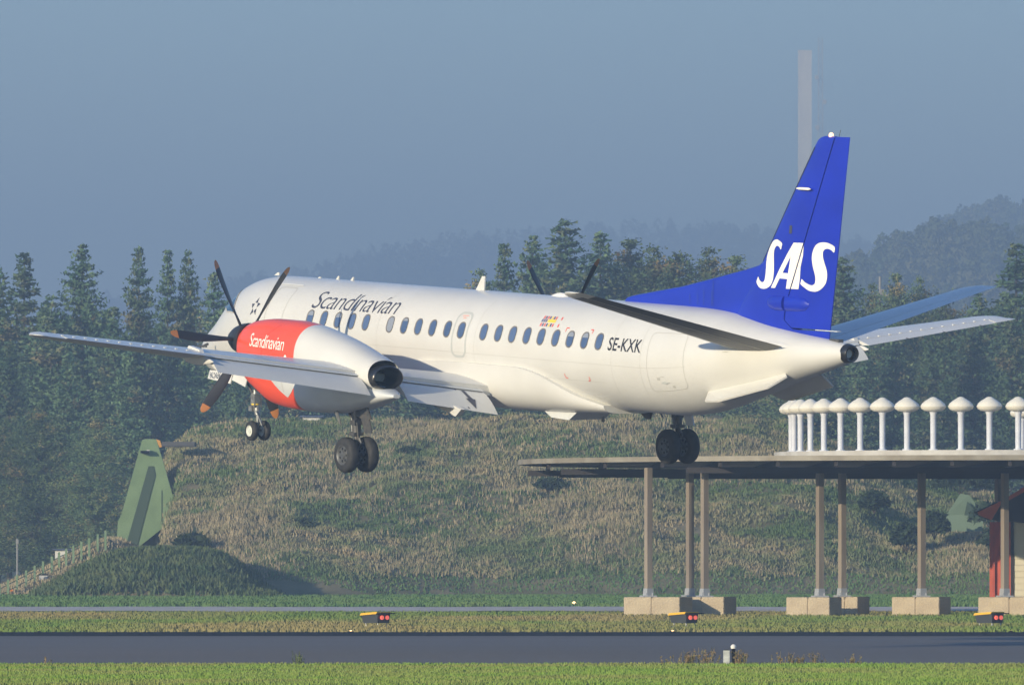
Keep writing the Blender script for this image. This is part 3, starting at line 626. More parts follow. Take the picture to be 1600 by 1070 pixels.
# rudder actuator blister
Rg = [[(s, fhalf(min(11.6, s), 1.35) - .02 + .10 * k * math.cos(t), 1.36 + .16 * k * math.sin(t)) for t in np.linspace(-math.pi / 2, math.pi / 2, 9)] for s, k in ((9.72, .05), (9.76, .5), (9.85, .8), (10.05, 1), (10.31, 1))]
V, F = rings(Rg); bobj('actuator_fairing', V, F, BLUE, fin, sharp=60)
Rg = [[(s, fhalf(min(11.6, s), 1.35) - .02 + .10 * k * math.cos(t), 1.36 + .16 * k * math.sin(t)) for t in np.linspace(-math.pi / 2, math.pi / 2, 9)] for s, k in ((10.40, 1), (10.8, .95), (11.0, .8), (11.12, .3))]
V, F = rings(Rg); bobj('actuator_fairing', V, F, BLUE, rud, sharp=60)
for s0, h0 in ((6.72, .22), (7.25, .32), (7.6, .55)):
    for k in (0, 1):
        if k and s0 == 7.6: continue
        decal('dorsal_seam', ([(s0 + .3 * k, 1.2), (s0 + .3 * k + .012, 1.2), (s0 + .3 * k + .012, 1.2 + h0), (s0 + .3 * k, 1.2 + h0)], [(0, 1, 2, 3)]), lambda s, z: (s, .108 + .0, z), mat('seam_blue', (.03, .06, .3)), fin)
# small trim shelf and dark opening behind the rudder foot
m = MB(); m.box((12.0, 0, .62), (.34, .12, .16)); body(m.build('tail_drain_box', DSTEEL, plane))
m = MB(); m.slab([(11.3, -.05, .852), (12.1, -.05, .852), (12.1, .05, .852), (11.3, .05, .852)], (0, 0, .01)); body(m.build('rudder_foot_plate', CREAM, plane))

# tailplane
DUNDER = mat('underside_shade_tone', (.05, .052, .055), .45, col2=(.07, .07, .068), scale=2)  # darker tone standing in for shade beneath the white tailplane
def hst(y):
    LE = 8.95 + .105 * (y - .3); TE = 11.0 - .13 * (y - .3); z = .46 + .252 * (y - .5)
    if y > 4.85:
        k = (y - 4.85) / .36; LE += (1 - math.sqrt(max(0, 1 - k * k))) * .6
    return LE, TE - LE, z
for sd in (1, -1):
    def seg(ys, x0, x1, t=.11, camber=-.012, lift=0.0):
        Rg = []
        for y in ys:
            LE, ch, z = hst(y); f = foil(LE, ch, z, t * (.5 if y > 5.15 else 1), R(-1.0), x0, x1, y=sd * y, camber=camber)
            Rg.append([(p[0], p[1], p[2] + lift * max(0, p[0] - (LE + ch * x0))) for p in f])
        return rings(Rg)
    V, F = seg([.2, 1.5, 3, 4.85, 4.95, 5.05, 5.15, 5.2], 0, .68); bobj('tailplane', V, F, WHITE, sharp=35)
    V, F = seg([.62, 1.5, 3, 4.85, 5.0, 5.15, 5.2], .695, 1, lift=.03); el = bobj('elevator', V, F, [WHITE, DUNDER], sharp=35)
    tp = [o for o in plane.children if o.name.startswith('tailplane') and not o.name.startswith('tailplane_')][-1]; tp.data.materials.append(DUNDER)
    for o in (el, tp):                             # shade under the rear part, put into the face colour
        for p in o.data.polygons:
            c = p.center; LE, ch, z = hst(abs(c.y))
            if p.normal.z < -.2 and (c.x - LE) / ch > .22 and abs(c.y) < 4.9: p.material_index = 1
    Rg = []
    for y in np.linspace(.9, 4.6, 5):
        LE, ch, z = hst(y); b = np.linspace(0, .06, 8); u, l = naca(b, .115, -.012); inc = R(-1)
        Rg.append([(LE - .006 + ch * x, sd * y, z + ch * (zz - (x - 1) * math.sin(inc))) for x, zz in list(zip(b[::-1], u[::-1])) + list(zip(b[1:], l[1:]))])
    V, F = rings(Rg); bobj('tailplane_boot', V, F, BOOT, sharp=60)
    # root fairing, a pod with a pointed tail
    Rg = []
    for u in np.linspace(0, 1, 18):
        k = (math.sin(math.pi * u ** .8) ** .8 if 0 < u < 1 else .01); s = 8.7 + 2.75 * u
        Rg.append([(s, sd * (.42 - .06 * u + .24 * k * math.cos(a)), .42 + .05 * u + .22 * k * math.sin(a)) for a in np.linspace(0, 2 * math.pi, 16, endpoint=False)])
    V, F = rings(Rg); bobj('tailplane_fairing', V, F, WHITE, sharp=60)
    # ventral strake
    m = MB()
    fr = [fus(s, th) for s, th in ((8.35, 2.35), (9.0, 2.42), (9.9, 2.45), (10.75, 2.4))]
    out = [(8.7, fr[0][1] + .28, fr[0][2] - .17), (9.1, fr[1][1] + .34, fr[1][2] - .25), (10.75, fr[3][1] + .42, fr[3][2] - .28), (10.9, fr[3][1] + .06, fr[3][2] - .05)]
    poly = [(8.35, fr[0][1] - .05, fr[0][2] + .03), out[0], out[1], out[2], out[3], (10.6, fr[3][1] - .08, fr[3][2] + .05)]
    m.slab([(p[0], sd * p[1], p[2]) for p in poly], (0, sd * .02, .03)); body(m.build('ventral_strake', WHITE, plane))
# tail pipe
m = MB(); m.lathe((12.42, 0, .425), (1, 0, -.03), [(0, .205, 0), (.12, .185, 0), (.16, .165, 0), (.15, .13, 1), (.04, .125, 2), (.05, .09, 2), (.02, .085, 1), (-.2, .08, 1), (-.2, .001, 1)], 32)
body(m.build('tail_exhaust', [PIPE, SOOT, mat('worn_bronze', (.3, .2, .12), .35, metal=.8)], plane, True))

# landing gear
def wheel(c, r, wd, hubm, face, name='wheel', holes=7):
    m = MB(); h = wd / 2; q = [(-h, r * .55), (-h, r * .80), (-h * .8, r * .93), (-h * .45, r * .99), (0, r), (h * .45, r * .99), (h * .8, r * .93), (h, r * .80), (h, r * .55)]
    m.lathe(c, (0, 1, 0), q, 36); t = body(m.build(name, RUB, plane, True, 50))
    m = MB()
    for sgn in (1, -1):
        m.lathe((c[0], c[1], c[2]), (0, sgn, 0), [(h * .96, r * .58), (h * 1.02, r * .55), (h * .9, r * .50), (h * .72, r * .46), (h * .72, r * .24), (h * .95, r * .2), (h * .98, r * .02)], 28, 0)
        for k in range(holes):
            a = 2 * math.pi * k / holes; m.tube((c[0] + r * .35 * math.cos(a), c[1] + sgn * h * .70, c[2] + r * .35 * math.sin(a)), (c[0] + r * .35 * math.cos(a), c[1] + sgn * h * .74, c[2] + r * .35 * math.sin(a)), r * .075, n=10, m=1)
    hb = body(m.build('wheel_hub', [hubm, SOOT], plane, True, 40)); hb.parent = t; return t
for sd in (1, -1):
    yc = 4.115 * sd
    for o_ in (.245, -.245): wheel((0, yc + o_, -2.243), .383, .25, HUBD, 1)
    m = MB(); m.tube((0, yc, -2.25), (-.01, yc, -1.72), .055, .06); m.tube((-.01, yc, -1.8), (-.03, yc, -1.1), .095, .11); m.tube((0, yc - .3, -2.243), (0, yc + .3, -2.243), .05)
    m.box((-.02, yc, -1.80), (.22, .24, .07)); m.box((-.02, yc, -1.56), (.2, .2, .1)); m.tube((.09, yc + .05, -1.55), (.10, yc, -2.1), .02); st = body(m.build('gear_strut', DSTEEL, plane, True))
    m = MB(); m.tube((.02, yc + .02, -1.62), (-.55, yc, -1.15), .035); m.tube((-.08, yc + .06, -1.75), (-.1, yc + .06, -1.45), .03, m=1); m.tube((-.16, yc + .02, -1.83), (.0, yc + .05, -1.83), .035, m=1); l_ = body(m.build('drag_brace', [DSTEEL, STEEL], plane, True)); l_.parent = st
    m = MB(); m.tube((.05, yc, -1.82), (.18, yc, -1.98), .022); m.tube((.18, yc, -1.98), (.03, yc, -2.15), .022); l_ = body(m.build('torque_link', STEEL, plane, True)); l_.parent = st
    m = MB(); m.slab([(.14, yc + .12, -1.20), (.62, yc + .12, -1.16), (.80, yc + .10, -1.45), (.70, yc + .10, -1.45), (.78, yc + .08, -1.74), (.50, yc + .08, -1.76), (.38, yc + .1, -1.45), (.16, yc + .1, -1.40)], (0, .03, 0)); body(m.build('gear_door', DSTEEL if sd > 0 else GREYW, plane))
    m = MB(); m.slab([(-.5, yc + .3, -1.25), (-.22, yc + .34, -1.3), (-.12, yc + .3, -1.62), (-.2, yc + .28, -1.62)], (0, .02, 0)); body(m.build('gear_door', STEEL, plane))
for o_ in (.16, -.16): wheel((-10.98, o_, -2.40), .226, .145, HUBW, 1, 'nose_wheel', 0)
m = MB(); m.tube((-10.98, 0, -2.4), (-11.0, 0, -2.0), .035, .04); m.tube((-11.0, 0, -2.05), (-11.1, 0, -1.55), .07, .08); m.tube((-11.1, 0, -1.6), (-11.2, 0, -1.0), .05, .06); m.tube((-10.98, -.2, -2.4), (-10.98, .2, -2.4), .03); m.box((-11.06, 0, -1.72), (.17, .2, .3)); m.box((-11.12, .05, -1.9), (.14, .16, .12))
st = body(m.build('nose_gear_strut', STEEL, plane, True))
m = MB(); m.tube((-10.9, .03, -2.05), (-10.78, .03, -2.2), .018); m.tube((-10.78, .03, -2.2), (-10.93, .02, -2.34), .018); m.tube((-10.95, .07, -1.95), (-10.72, .05, -2.28), .015); l_ = body(m.build('nose_torque_link', STEEL, plane, True)); l_.parent = st
m = MB(); m.tube((-11.0, .05, -1.7), (-11.6, .05, -1.15), .03); m.tube((-10.9, -.05, -1.6), (-10.75, -.05, -1.1), .03); l_ = body(m.build('nose_drag_brace', DSTEEL, plane, True)); l_.parent = st
m = MB(); m.lathe((-11.06, .02, -1.80), (0, 0, 1), [(-.02, .08), (-.02, .1), (.01, .1), (.01, .08)], 14); l_ = body(m.build('yellow_collar', YELINK, plane, True)); l_.parent = st
dr = None
for s0, s1 in ((-12.58, -11.55), (-11.50, -10.90)):
    m = MB(); m.slab([(s0, .33, -1.10), (s0 + .02, .40, -1.27 - .02 * (s0 < -12)), (s1, .40, -1.40 if s1 > -11 else -1.36), (s1 + (.02 if s1 > -11 else 0), .33, -1.10)], (0, -.025, 0)); d_ = body(m.build('nose_gear_door', WHITE, plane))
    m = MB(); m.slab([(s0, -.33, -1.10), (s0 + .02, -.40, -1.28), (s1, -.40, -1.38), (s1, -.33, -1.10)], (0, .025, 0)); body(m.build('nose_gear_door', WHITE, plane))
    if s0 < -12: dr = d_
place_text('nose_door_registration', 'KXK', -12.45, -11.95, -1.27, -1.13, INK, dr, thin=-.005, mp=lambda s, z: (s, .408 + .0 if z < -1.15 else .40, z))
# belly details aft of the fairing
m = MB(); m.slab([(1.9, -.3, -1.26), (2.2, -.3, -1.40), (2.9, -.3, -1.42), (3.2, -.3, -1.25)], (0, .9, 0)); body(m.build('belly_scoop', GREYW, plane))
m = MB(); m.slab([(3.6, -.6, -1.1), (4.1, -.6, -1.36), (4.25, -.6, -1.36), (4.4, -.6, -1.1)], (0, .03, 0)); body(m.build('belly_antenna', DSTEEL, plane))
m = MB(); m.tube((3.0, -.2, -1.2), (3.0, -.2, -1.42), .02); m.lathe((3.0, -.2, -1.44), (0, 0, 1), [(-.05, .01), (0, .05), (.05, .01)], 10); body(m.build('drain_mast', STEEL, plane, True))
#EOF_AIRLINER

# ================================================================== TREES
def leafmat(name, a, b, c, s=.6):
    m = mat(name, a, .85, spec=.15, col2=b, scale=s, detail=7, ramp=(.38, .62), col3=c, scale3=.5, r3=(.54, .72))
    n = m.node_tree; bs = n.nodes['Principled BSDF']; lk = bs.inputs['Base Color'].links[0].from_socket
    oi = n.nodes.new('ShaderNodeObjectInfo'); mr = n.nodes.new('ShaderNodeMapRange'); mr.inputs[3].default_value = .7; mr.inputs[4].default_value = 1.3
    hs = n.nodes.new('ShaderNodeHueSaturation'); n.links.new(oi.outputs['Random'], mr.inputs[0]); n.links.new(mr.outputs[0], hs.inputs['Value']); n.links.new(lk, hs.inputs['Color']); n.links.new(hs.outputs[0], bs.inputs['Base Color'])
    return m
NEEDLE = leafmat('spruce_needles', (.055, .115, .062), (.135, .205, .095), (.22, .18, .09))
NEEDLE2 = leafmat('pine_needles', (.055, .105, .048), (.14, .19, .075), (.28, .20, .08))
BARK = mat('bark', (.09, .07, .05), .9, col2=(.05, .04, .03), scale=4)
def conifer(seed, H, Rd, kind='spruce'):
    r = np.random.default_rng(seed); V = []; leaf = []; limbs = MB()
    nl = int(H * 2.6); pts = []; sz = []
    for j in range(nl):
        u = (j + r.uniform(0, .8)) / nl; z = H * (.06 + .94 * u)
        if kind == 'spruce': rad = Rd * (1 - u) ** .74 * r.uniform(.7, 1.2) + .05
        else: rad = Rd * (math.sin(math.pi * min(1, .28 + .74 * u)) ** .75 + .04) * r.uniform(.55, 1.15)
        nb = r.integers(8, 13) if u < .93 else 5
        a0 = r.uniform(0, 6.28)
        for b in range(nb):
            a = a0 + 6.283 * b / nb + r.normal() * .25; L = min(rad, Rd * .95) * r.uniform(.7, 1.12)
            up = (.30 - .5 * (1 - u)) * .9 if kind == 'spruce' else r.uniform(-.05, .75)
            k = max(2, int(L / .36)); 
            for i in range(k):
                t = (i + .6) / k; curve = .25 * t * t * L if kind == 'spruce' else 0
                p = np.array([math.cos(a) * L * t, math.sin(a) * L * t, z + up * L * t + curve * .6])
                m_ = (5 if t > .3 else 3) if kind == 'spruce' else 9
                for _ in range(m_):
                    pts.append(p + r.normal(size=3) * [.12, .12, .07] * (1 + .25 * L * t / 2) * (1 if kind == 'spruce' else 1.5)); sz.append((.23 - .06 * t) * r.uniform(.5, 1.4) * (1 if kind == 'spruce' else .62))
            if L > .5 and j % 3 == 0 and b % 3 == 0: limbs.tube((0, 0, z), (math.cos(a) * L * .9, math.sin(a) * L * .9, z + up * L * .9), .045, .012, n=3, cap=False)
    P = np.array(pts); sz = np.array(sz); n = len(P)
    d = r.normal(size=(n, 3)); d[:, 2] *= .7; d /= np.linalg.norm(d, axis=1)[:, None]; e = np.cross(d, r.normal(size=(n, 3))); e /= np.linalg.norm(e, axis=1)[:, None]
    A = P + d * sz[:, None]; B = P - d * sz[:, None] * .6 + e * sz[:, None] * .5; C = P - d * sz[:, None] * .6 - e * sz[:, None] * .5
    Vv = np.stack([A, B, C], 1).reshape(-1, 3); F = np.arange(3 * n).reshape(-1, 3)
    limbs.tube((0, 0, -.5), (0, 0, H * .5), .26, .15, n=8); limbs.tube((0, 0, H * .5), (0, 0, H * .98), .15, .02, n=6)
    return (Vv, F), limbs
PROTO = {}
def proto(kind, k):
    if (kind, k) not in PROTO:
        H, Rd = (22, 5.0) if kind == 'spruce' else (18, 5.6)
        (V, F), limbs = conifer(100 + k * 7 + (50 if kind != 'spruce' else 0), H, Rd * (1, .8, 1.15, .9)[k % 4], kind)
        c = fastmesh('crown', V, F, NEEDLE if kind == 'spruce' else NEEDLE2); t = limbs.build('trunk', BARK)
        PROTO[(kind, k)] = (c.data, t.data, H); bpy.data.objects.remove(c); bpy.data.objects.remove(t)
    return PROTO[(kind, k)]
def tree(px, ytop, Y, kind, k, wid=1.0, label=None, group=None, name=None):
    cm, tm, H = proto(kind, k); zt = CAMH + (HZ - ytop) / FPX * Y; sc = (zt + .3) / H
    root = empty(name or (kind + '_tree'), (gx(px, Y), Y, 0)); root.scale = (sc * wid, sc * wid, sc); root.rotation_euler = (0, 0, rng.uniform(0, 6.28))
    for nm, me in (('crown', cm), ('trunk', tm)):
        o = bpy.data.objects.new(nm, me); COL.objects.link(o); o.parent = root
    return tag(root, label, 'tree', group)
# front left row, then the row behind the cabin roof line, then the right hand side
T = [(-5, 425, 592, 'spruce', 0, 1.2, 'tall dark spruce cut by the left edge of the picture'),
 (38, 400, 600, 'spruce', 1, 1.15, 'spruce with a rounded brownish top, leftmost full tree in front of the sky'),
 (128, 386, 596, 'spruce', 2, .95, 'tallest and most pointed dark spruce above the left wing tip'),
 (217, 391, 604, 'spruce', 3, .8, 'slim spruce with a ragged flat top, right of the tallest left spruce'),
 (262, 396, 598, 'spruce', 1, .75, 'narrow brownish spruce, left of the pair beside the cockpit'),
 (294, 400, 603, 'spruce', 0, .72, 'narrow brownish spruce, right of the pair beside the cockpit'),
 (334, 430, 597, 'spruce', 3, 1.0, 'lower dark spruce touching the upper propeller blade from the left'),
 (80, 470, 588, 'spruce', 0, 1.3, 'lower spruce filling the gap between the two leftmost tall ones'),
 (178, 485, 586, 'spruce', 1, 1.2, 'lower spruce above the middle of the left wing'),
 (372, 470, 590, 'spruce', 2, 1.1, 'dark spruce hidden behind the nose of the plane'),
 (15, 540, 575, 'spruce', 2, 1.05, 'broad dark spruce low at the left edge, under the wing tip'),
 (105, 560, 572, 'spruce', 3, 1.05, 'broad dark spruce low beneath the left wing, second from the edge'),
 (200, 550, 570, 'spruce', 0, 1.05, 'broad dark spruce right behind the green wall'),
 (290, 555, 574, 'spruce', 1, 1.05, 'broad brown green spruce below the nose, left of the nose wheels'),
 (60, 640, 545, 'pine', 0, 1.2, 'bushy low pine behind the green fence posts'),
 (150, 655, 542, 'pine', 1, 1.2, 'bushy low pine just left of the green wall'),
 (-10, 650, 548, 'pine', 2, 1.2, 'bushy low pine cut by the left edge of the picture'),
 (380, 560, 572, 'spruce', 2, 1.05, 'broad spruce behind the nose wheels'),
 (788, 386, 600, 'spruce', 1, .9, 'feathery tree with a bare leaning top, just right of the spine antenna'),
 (832, 372, 604, 'spruce', 2, .9, 'tall loose tree left of the far propeller'),
 (884, 352, 598, 'spruce', 0, 1.45, 'tallest loose brownish tree behind the far propeller'),
 (938, 368, 603, 'spruce', 3, 1.2, 'loose brownish tree right of the far propeller'),
 (985, 376, 606, 'pine', 1, 1.2, 'thin orange tinted tree left of the blue dorsal fin'),
 (1022, 396, 600, 'pine', 2, 1.15, 'greener tree above the front of the blue dorsal fin'),
 (1062, 402, 602, 'pine', 0, 1.1, 'pale green tree above the middle of the blue dorsal fin'),
 (1108, 396, 598, 'pine', 3, 1.05, 'green tree just left of the tail lettering, left of two'),
 (1150, 402, 603, 'pine', 1, 1.05, 'green tree touching the tail lettering, right of two'),
 (750, 430, 606, 'pine', 3, .9, 'low tree top showing over the cabin roof near the spine antenna'),
 (1318, 412, 598, 'spruce', 0, 1.3, 'dark green tree directly right of the tail fin'),
 (1362, 452, 612, 'pine', 3, .7, 'small grey green tree above the tailplane, near the slim mast'),
 (1400, 430, 606, 'pine', 1, .8, 'thin brown tipped tree above the middle of the tailplane'),
 (1436, 444, 609, 'pine', 2, .7, 'small orange tipped tree above the middle of the tailplane'),
 (1478, 470, 600, 'pine', 0, .9, 'round tree behind the outer tailplane'),
 (1530, 462, 598, 'spruce', 2, 1.1, 'dark spruce behind the tailplane tip'),
 (1588, 386, 592, 'spruce', 1, 1.5, 'tallest dark spruce at the right edge of the picture'),
 (1625, 400, 596, 'spruce', 0, 1.4, 'spruce cut by the right edge of the picture'),
 (1345, 520, 575, 'spruce', 3, 1.05, 'broad spruce just right of the tail exhaust'),
 (1400, 505, 578, 'spruce', 1, 1.05, 'broad mixed green tree below the tailplane'),
 (1462, 500, 573, 'spruce', 0, 1.05, 'broad mixed green tree below the far wing'),
 (1520, 505, 577, 'spruce', 2, 1.05, 'broad blue green spruce below the far wing tip'),
 (1580, 480, 574, 'spruce', 3, 1.05, 'broad spruce low at the right edge above the domed posts'),
 (1290, 520, 580, 'spruce', 2, 1.05, 'broad spruce behind the tail cone'),
 (1235, 530, 578, 'pine', 3, 1.2, 'bushy tree under the tail, left of the domed posts'),
 (1180, 540, 584, 'pine', 0, 1.2, 'bushy tree hidden behind the rear cabin'),
 (450, 580, 580, 'spruce', 1, 1.3, 'dark tree seen under the engine'),
 (520, 590, 584, 'spruce', 0, 1.3, 'dark tree seen behind the left main wheels'),
 (620, 560, 582, 'spruce', 3, 1.4, 'dark tree seen under the cabin behind the inner flap'),
 (700, 570, 585, 'pine', 2, 1.4, 'dark tree seen under the wing root'),
 (800, 570, 583, 'spruce', 2, 1.4, 'dark tree seen below the belly'),
 (900, 575, 586, 'pine', 1, 1.4, 'dark tree seen below the rear belly'),
 (1000, 570, 582, 'spruce', 1, 1.5, 'dark tree behind the right main wheels'),
 (1100, 565, 585, 'pine', 3, 1.4, 'dark tree behind the rear belly'),
]
for px, yt, Y, kind, k, wd_, lab in T: tree(px, yt, Y, kind, k, wd_, lab, 'conifers behind the airfield')
# the wood between and behind them, one mass
def wood(name, label, n, x0, x1, y0, y1, top, hvar, m, zf=None, rad=2.2, spikes=26):
    V = []; F = []; k = 0; r = np.random.default_rng(3 + n)
    Ys = r.uniform(y0, y1, n); pxs = r.uniform(x0, x1, n); out = []
    for Y, px in zip(Ys, pxs):
        zg = zf(gx(px, Y), Y) if zf else 0; tp = CAMH + (HZ - np.interp(px, top[0], top[1])) / FPX * (y0 if zf else Y)
        H = (tp if not zf else rad * 2.4) * r.uniform(1 - hvar, 1.0); R0 = rad * r.uniform(.7, 1.3)
        q = r.uniform(0, 1, spikes) ** .8; a = r.uniform(0, 6.283, spikes); rr = R0 * (1 - q) ** .7 * r.uniform(.5, 1.1, spikes) + .1
        out.append(np.c_[gx(px, Y) + rr * np.cos(a), Y + rr * np.sin(a), zg + H * (.12 + .88 * q)])
    P = np.concatenate(out); n = len(P); s = (.30 if zf is None else rad * .17) * r.uniform(.6, 1.4, n)[:, None]
    d = r.normal(size=(n, 3)); d[:, 2] = np.abs(d[:, 2]) * .6 + .2; d /= np.linalg.norm(d, axis=1)[:, None]; e = np.cross(d, r.normal(size=(n, 3))); e /= np.linalg.norm(e, axis=1)[:, None]
    Vv = np.stack([P + d * s, P - d * s * .6 + e * s * .6, P - d * s * .6 - e * s * .6], 1).reshape(-1, 3)
    o = fastmesh(name, Vv, np.arange(3 * n).reshape(-1, 3), m); return tag(o, label, kind='stuff')
wood('dense_wood', 'dense dark conifer wood filling the gaps behind the front trees', 620, -60, 1680, 612, 660,
     ([-60, 60, 110, 170, 190, 240, 330, 420, 700, 760, 800, 1060, 1180, 1300, 1360, 1480, 1560, 1700], [460, 460, 470, 480, 510, 470, 460, 500, 520, 440, 405, 405, 420, 450, 500, 500, 470, 440]), .35, NEEDLE, None, 2.9, 560)
FARL = mat('far_wood_leaves', (.06, .095, .045), .9, spec=.1, col2=(.13, .13, .065), scale=.05, detail=6, world=True)
HILL = mat('hill_ground', (.035, .05, .025), .95, spec=.05, col2=(.06, .06, .03), scale=.02, world=True)
def hill(name, xs, ys, Yc, depth, m=HILL):
    def f(X, Y):
        px = X * FPX / Yc + 800; top = CAMH + (HZ - 8 - np.interp(px, xs, ys)) / FPX * Yc - Yc * .0028
        u = np.clip(1 - np.abs(Y - Yc) / depth, 0, 1); return np.maximum(top, 0) * (u * u * (3 - 2 * u)) + (vnoise(X, Y, .02, 4) - .5) * 5 * np.minimum(1, u * 3) - .5
    heightfield(name, f, gx(xs[0], Yc) - 20, gx(xs[-1], Yc) + 20, Yc - depth, Yc + depth * .4, 160, 50, m); return f
h1 = hill('near_hill', [1060, 1130, 1200, 1260, 1320, 1360, 1400, 1460, 1510, 1560, 1620, 1760], [600, 470, 440, 425, 405, 385, 368, 358, 356, 362, 372, 400], 1950, 300)
h2 = hill('middle_hill', [1240, 1340, 1400, 1450, 1500, 1540, 1580, 1640, 1760], [480, 410, 370, 348, 328, 318, 314, 310, 330], 2800, 380)
h3 = hill('far_hill', [-200, 0, 200, 420, 560, 700, 860, 1000, 1120, 1240, 1400, 1800], [500, 480, 450, 415, 382, 356, 340, 334, 338, 350, 368, 410], 4550, 400)
wood('hillside_wood', 'hazy wooded hillside rising behind the tail', 1700, 1060, 1700, 1650, 2010, ([0, 1], [0, 0]), .4, FARL, h1, 3.4, 110)
wood('upper_hillside_wood', 'faint wooded ridge at the upper right', 1300, 1240, 1700, 2500, 2860, ([0, 1], [0, 0]), .4, FARL, h2, 4.5, 90)
wood('distant_ridge_wood', 'barely visible wooded ridge in the haze above the cabin', 1800, -80, 1500, 4280, 4600, ([0, 1], [0, 0]), .4, FARL, h3, 6, 60)

# ================================================================== FAR TOWER, MAST, SMALL THINGS
CONC = mat('weathered_concrete', (.52, .50, .46), .85, col2=(.44, .42, .39), scale=.3, detail=6, stretch=(1, 1, .2))
Y = 2400; ct = empty('concrete_tower', at(1257.5, 0, Y)); ct.location.z = 0
Ht = at(0, 82, Y).z; wdt = 21 / FPX * Y
m = MB(); m.box((0, 0, Ht / 2), (wdt, wdt * .7, Ht)); m.build('tower_shaft', CONC, ct)
m = MB(); m.box((0, 0, Ht + .25), (wdt + .12, wdt * .7 + .12, .5)); m.build('tower_cap', CONC, ct)
tag(ct, 'tall plain concrete tower rising out of the haze behind the tail fin', 'tower')
def lattice(name, x, ytop, Y, wdt, label, cat, mt, dishes=()):
    rt = empty(name, (gx(x, Y), Y, 0)); H = at(0, ytop, Y).z; m = MB(); r_ = wdt * .05
    n = max(6, int(H / (wdt * 1.6)))
    for sx, sy in ((-1, -1), (1, -1), (1, 1), (-1, 1)): m.tube((sx * wdt / 2, sy * wdt / 2, 0), (sx * wdt / 2 * .6, sy * wdt / 2 * .6, H), r_, n=4)
    for i in range(n):
        z0, z1 = H * i / n, H * (i + 1) / n; a, b = wdt / 2 * (1 - .4 * i / n), wdt / 2 * (1 - .4 * (i + 1) / n)
        m.tube((-a, -a, z0), (b, -b, z1), r_ * .7, n=3); m.tube((a, -a, z0), (-b, -b, z1), r_ * .7, n=3); m.tube((-b, -b, z1), (b, -b, z1), r_ * .7, n=3)
    m.build('lattice_frame', mt, rt)
    for dx, dy in dishes:
        d = MB(); d.lathe((gx(800 + dx, Y), -wdt * .7, at(0, dy, Y).z), (0, -1, 0), [(0, .05), (0, wdt * .3), (.3, wdt * .34), (.35, .05)], 12); d.build('dish_antenna', mt, rt)
    return tag(rt, label, cat)
PALE = mat('pale_mast_paint', (.5, .5, .48), .7)
MASTD = mat('dull_mast_paint', (.30, .30, .30), .7)
lattice('lattice_mast', 1282, 60, 2300, 1.8, 'faint lattice mast with small dishes beside the concrete tower', 'mast', MASTD, ((-6, 122), (6, 160), (-5, 200), (5, 262), (6, 290)))
MASTG = mat('grey_mast_paint', (.25, .25, .24), .7)
Y = 700; sm = empty('slim_mast', (gx(1375, Y), Y, 0)); m = MB(); m.tube((0, 0, 0), (0, 0, at(0, 432, Y).z),   .16, .10, n=8); m.build('mast_pole', MASTG, sm, True)
zb = at(0, 462, Y).z; m = MB(); m.box((0, -.2, zb), (1.6, .6, .15)); m.box((.1, -.2, zb + .3), (.4, .4, .4)); m.build('mast_platform', MASTG, sm)
tag(sm, 'slim pale pole with a small platform above the tailplane', 'mast')

# green wall of the shelter
GRN = mat('green_steel', (.18, .27, .13), .65, col2=(.13, .205, .09), scale=.8, detail=5)
GRND = mat('dark_green_steel', (.035, .065, .035), .7)
YW = 462.5; gw = empty('shelter_wing_wall', (gx(225, YW), YW, 0))
def wl(x, y, d=0): p = at(x, y, YW); return (p.x - gw.location.x, d, p.z)
m = MB(); m.slab([wl(222, 687), wl(228, 685.5), wl(244, 686), wl(256, 725), wl(280, 811), wl(255, 824), wl(212, 858), wl(183, 862), wl(184, 815), wl(190, 803)], (0, .45, 0)); m.build('wall_plate', GRN, gw)
m = MB(); m.slab([wl(232, 728, -.05), wl(240, 728, -.05), wl(243, 742, -.05), wl(214, 855, -.05), wl(195, 858, -.05)], (0, .049, 0)); m.build('recessed_panel', GRND, gw)
m = MB(); m.slab([wl(244, 686, -.02), wl(250, 688, -.02), wl(253, 698, -.02), wl(249, 699, -.02)], (0, .3, 0)); m.build('orange_corner_plate', mat('orange_paint', (.55, .28, .05), .6), gw)
m = MB(); m.box((wl(227, 706)[0], -.3, wl(227, 706)[2]), (.45, .5, .12)); m.box((wl(232, 705)[0], -.3, wl(232, 705)[2]), (.14, .3, .16), m=1); m.build('wall_lamp', [SOOT, PALE], gw)
m = MB(); m.slab([wl(184, 815, .1), wl(190, 803, .1), wl(188, 862, .1), wl(181, 862, .1)], (0, 1.2, 0)); m.build('wall_return', GRN, gw)
m = MB(); m.box((wl(253, 790)[0], -.01, wl(253, 790)[2]), (.05, .02, 1.6)); m.build('wall_seam', GRND, gw)
tag(gw, 'triangular green steel wing wall with a dark recessed stripe at the end of the mound', 'shelter wall')
Y = 476; hz_ = MB(); hz_.box((0, 0, 0), (1.7, 3, .24)); h_ = hz_.build('shelter_roof_slab', mat('grey_shelter_concrete', (.09, .09, .09), .9)); h_.location = at(280, 694, Y - 8); tag(h_, 'grey concrete roof edge in the grass behind the green wall', 'roof slab')
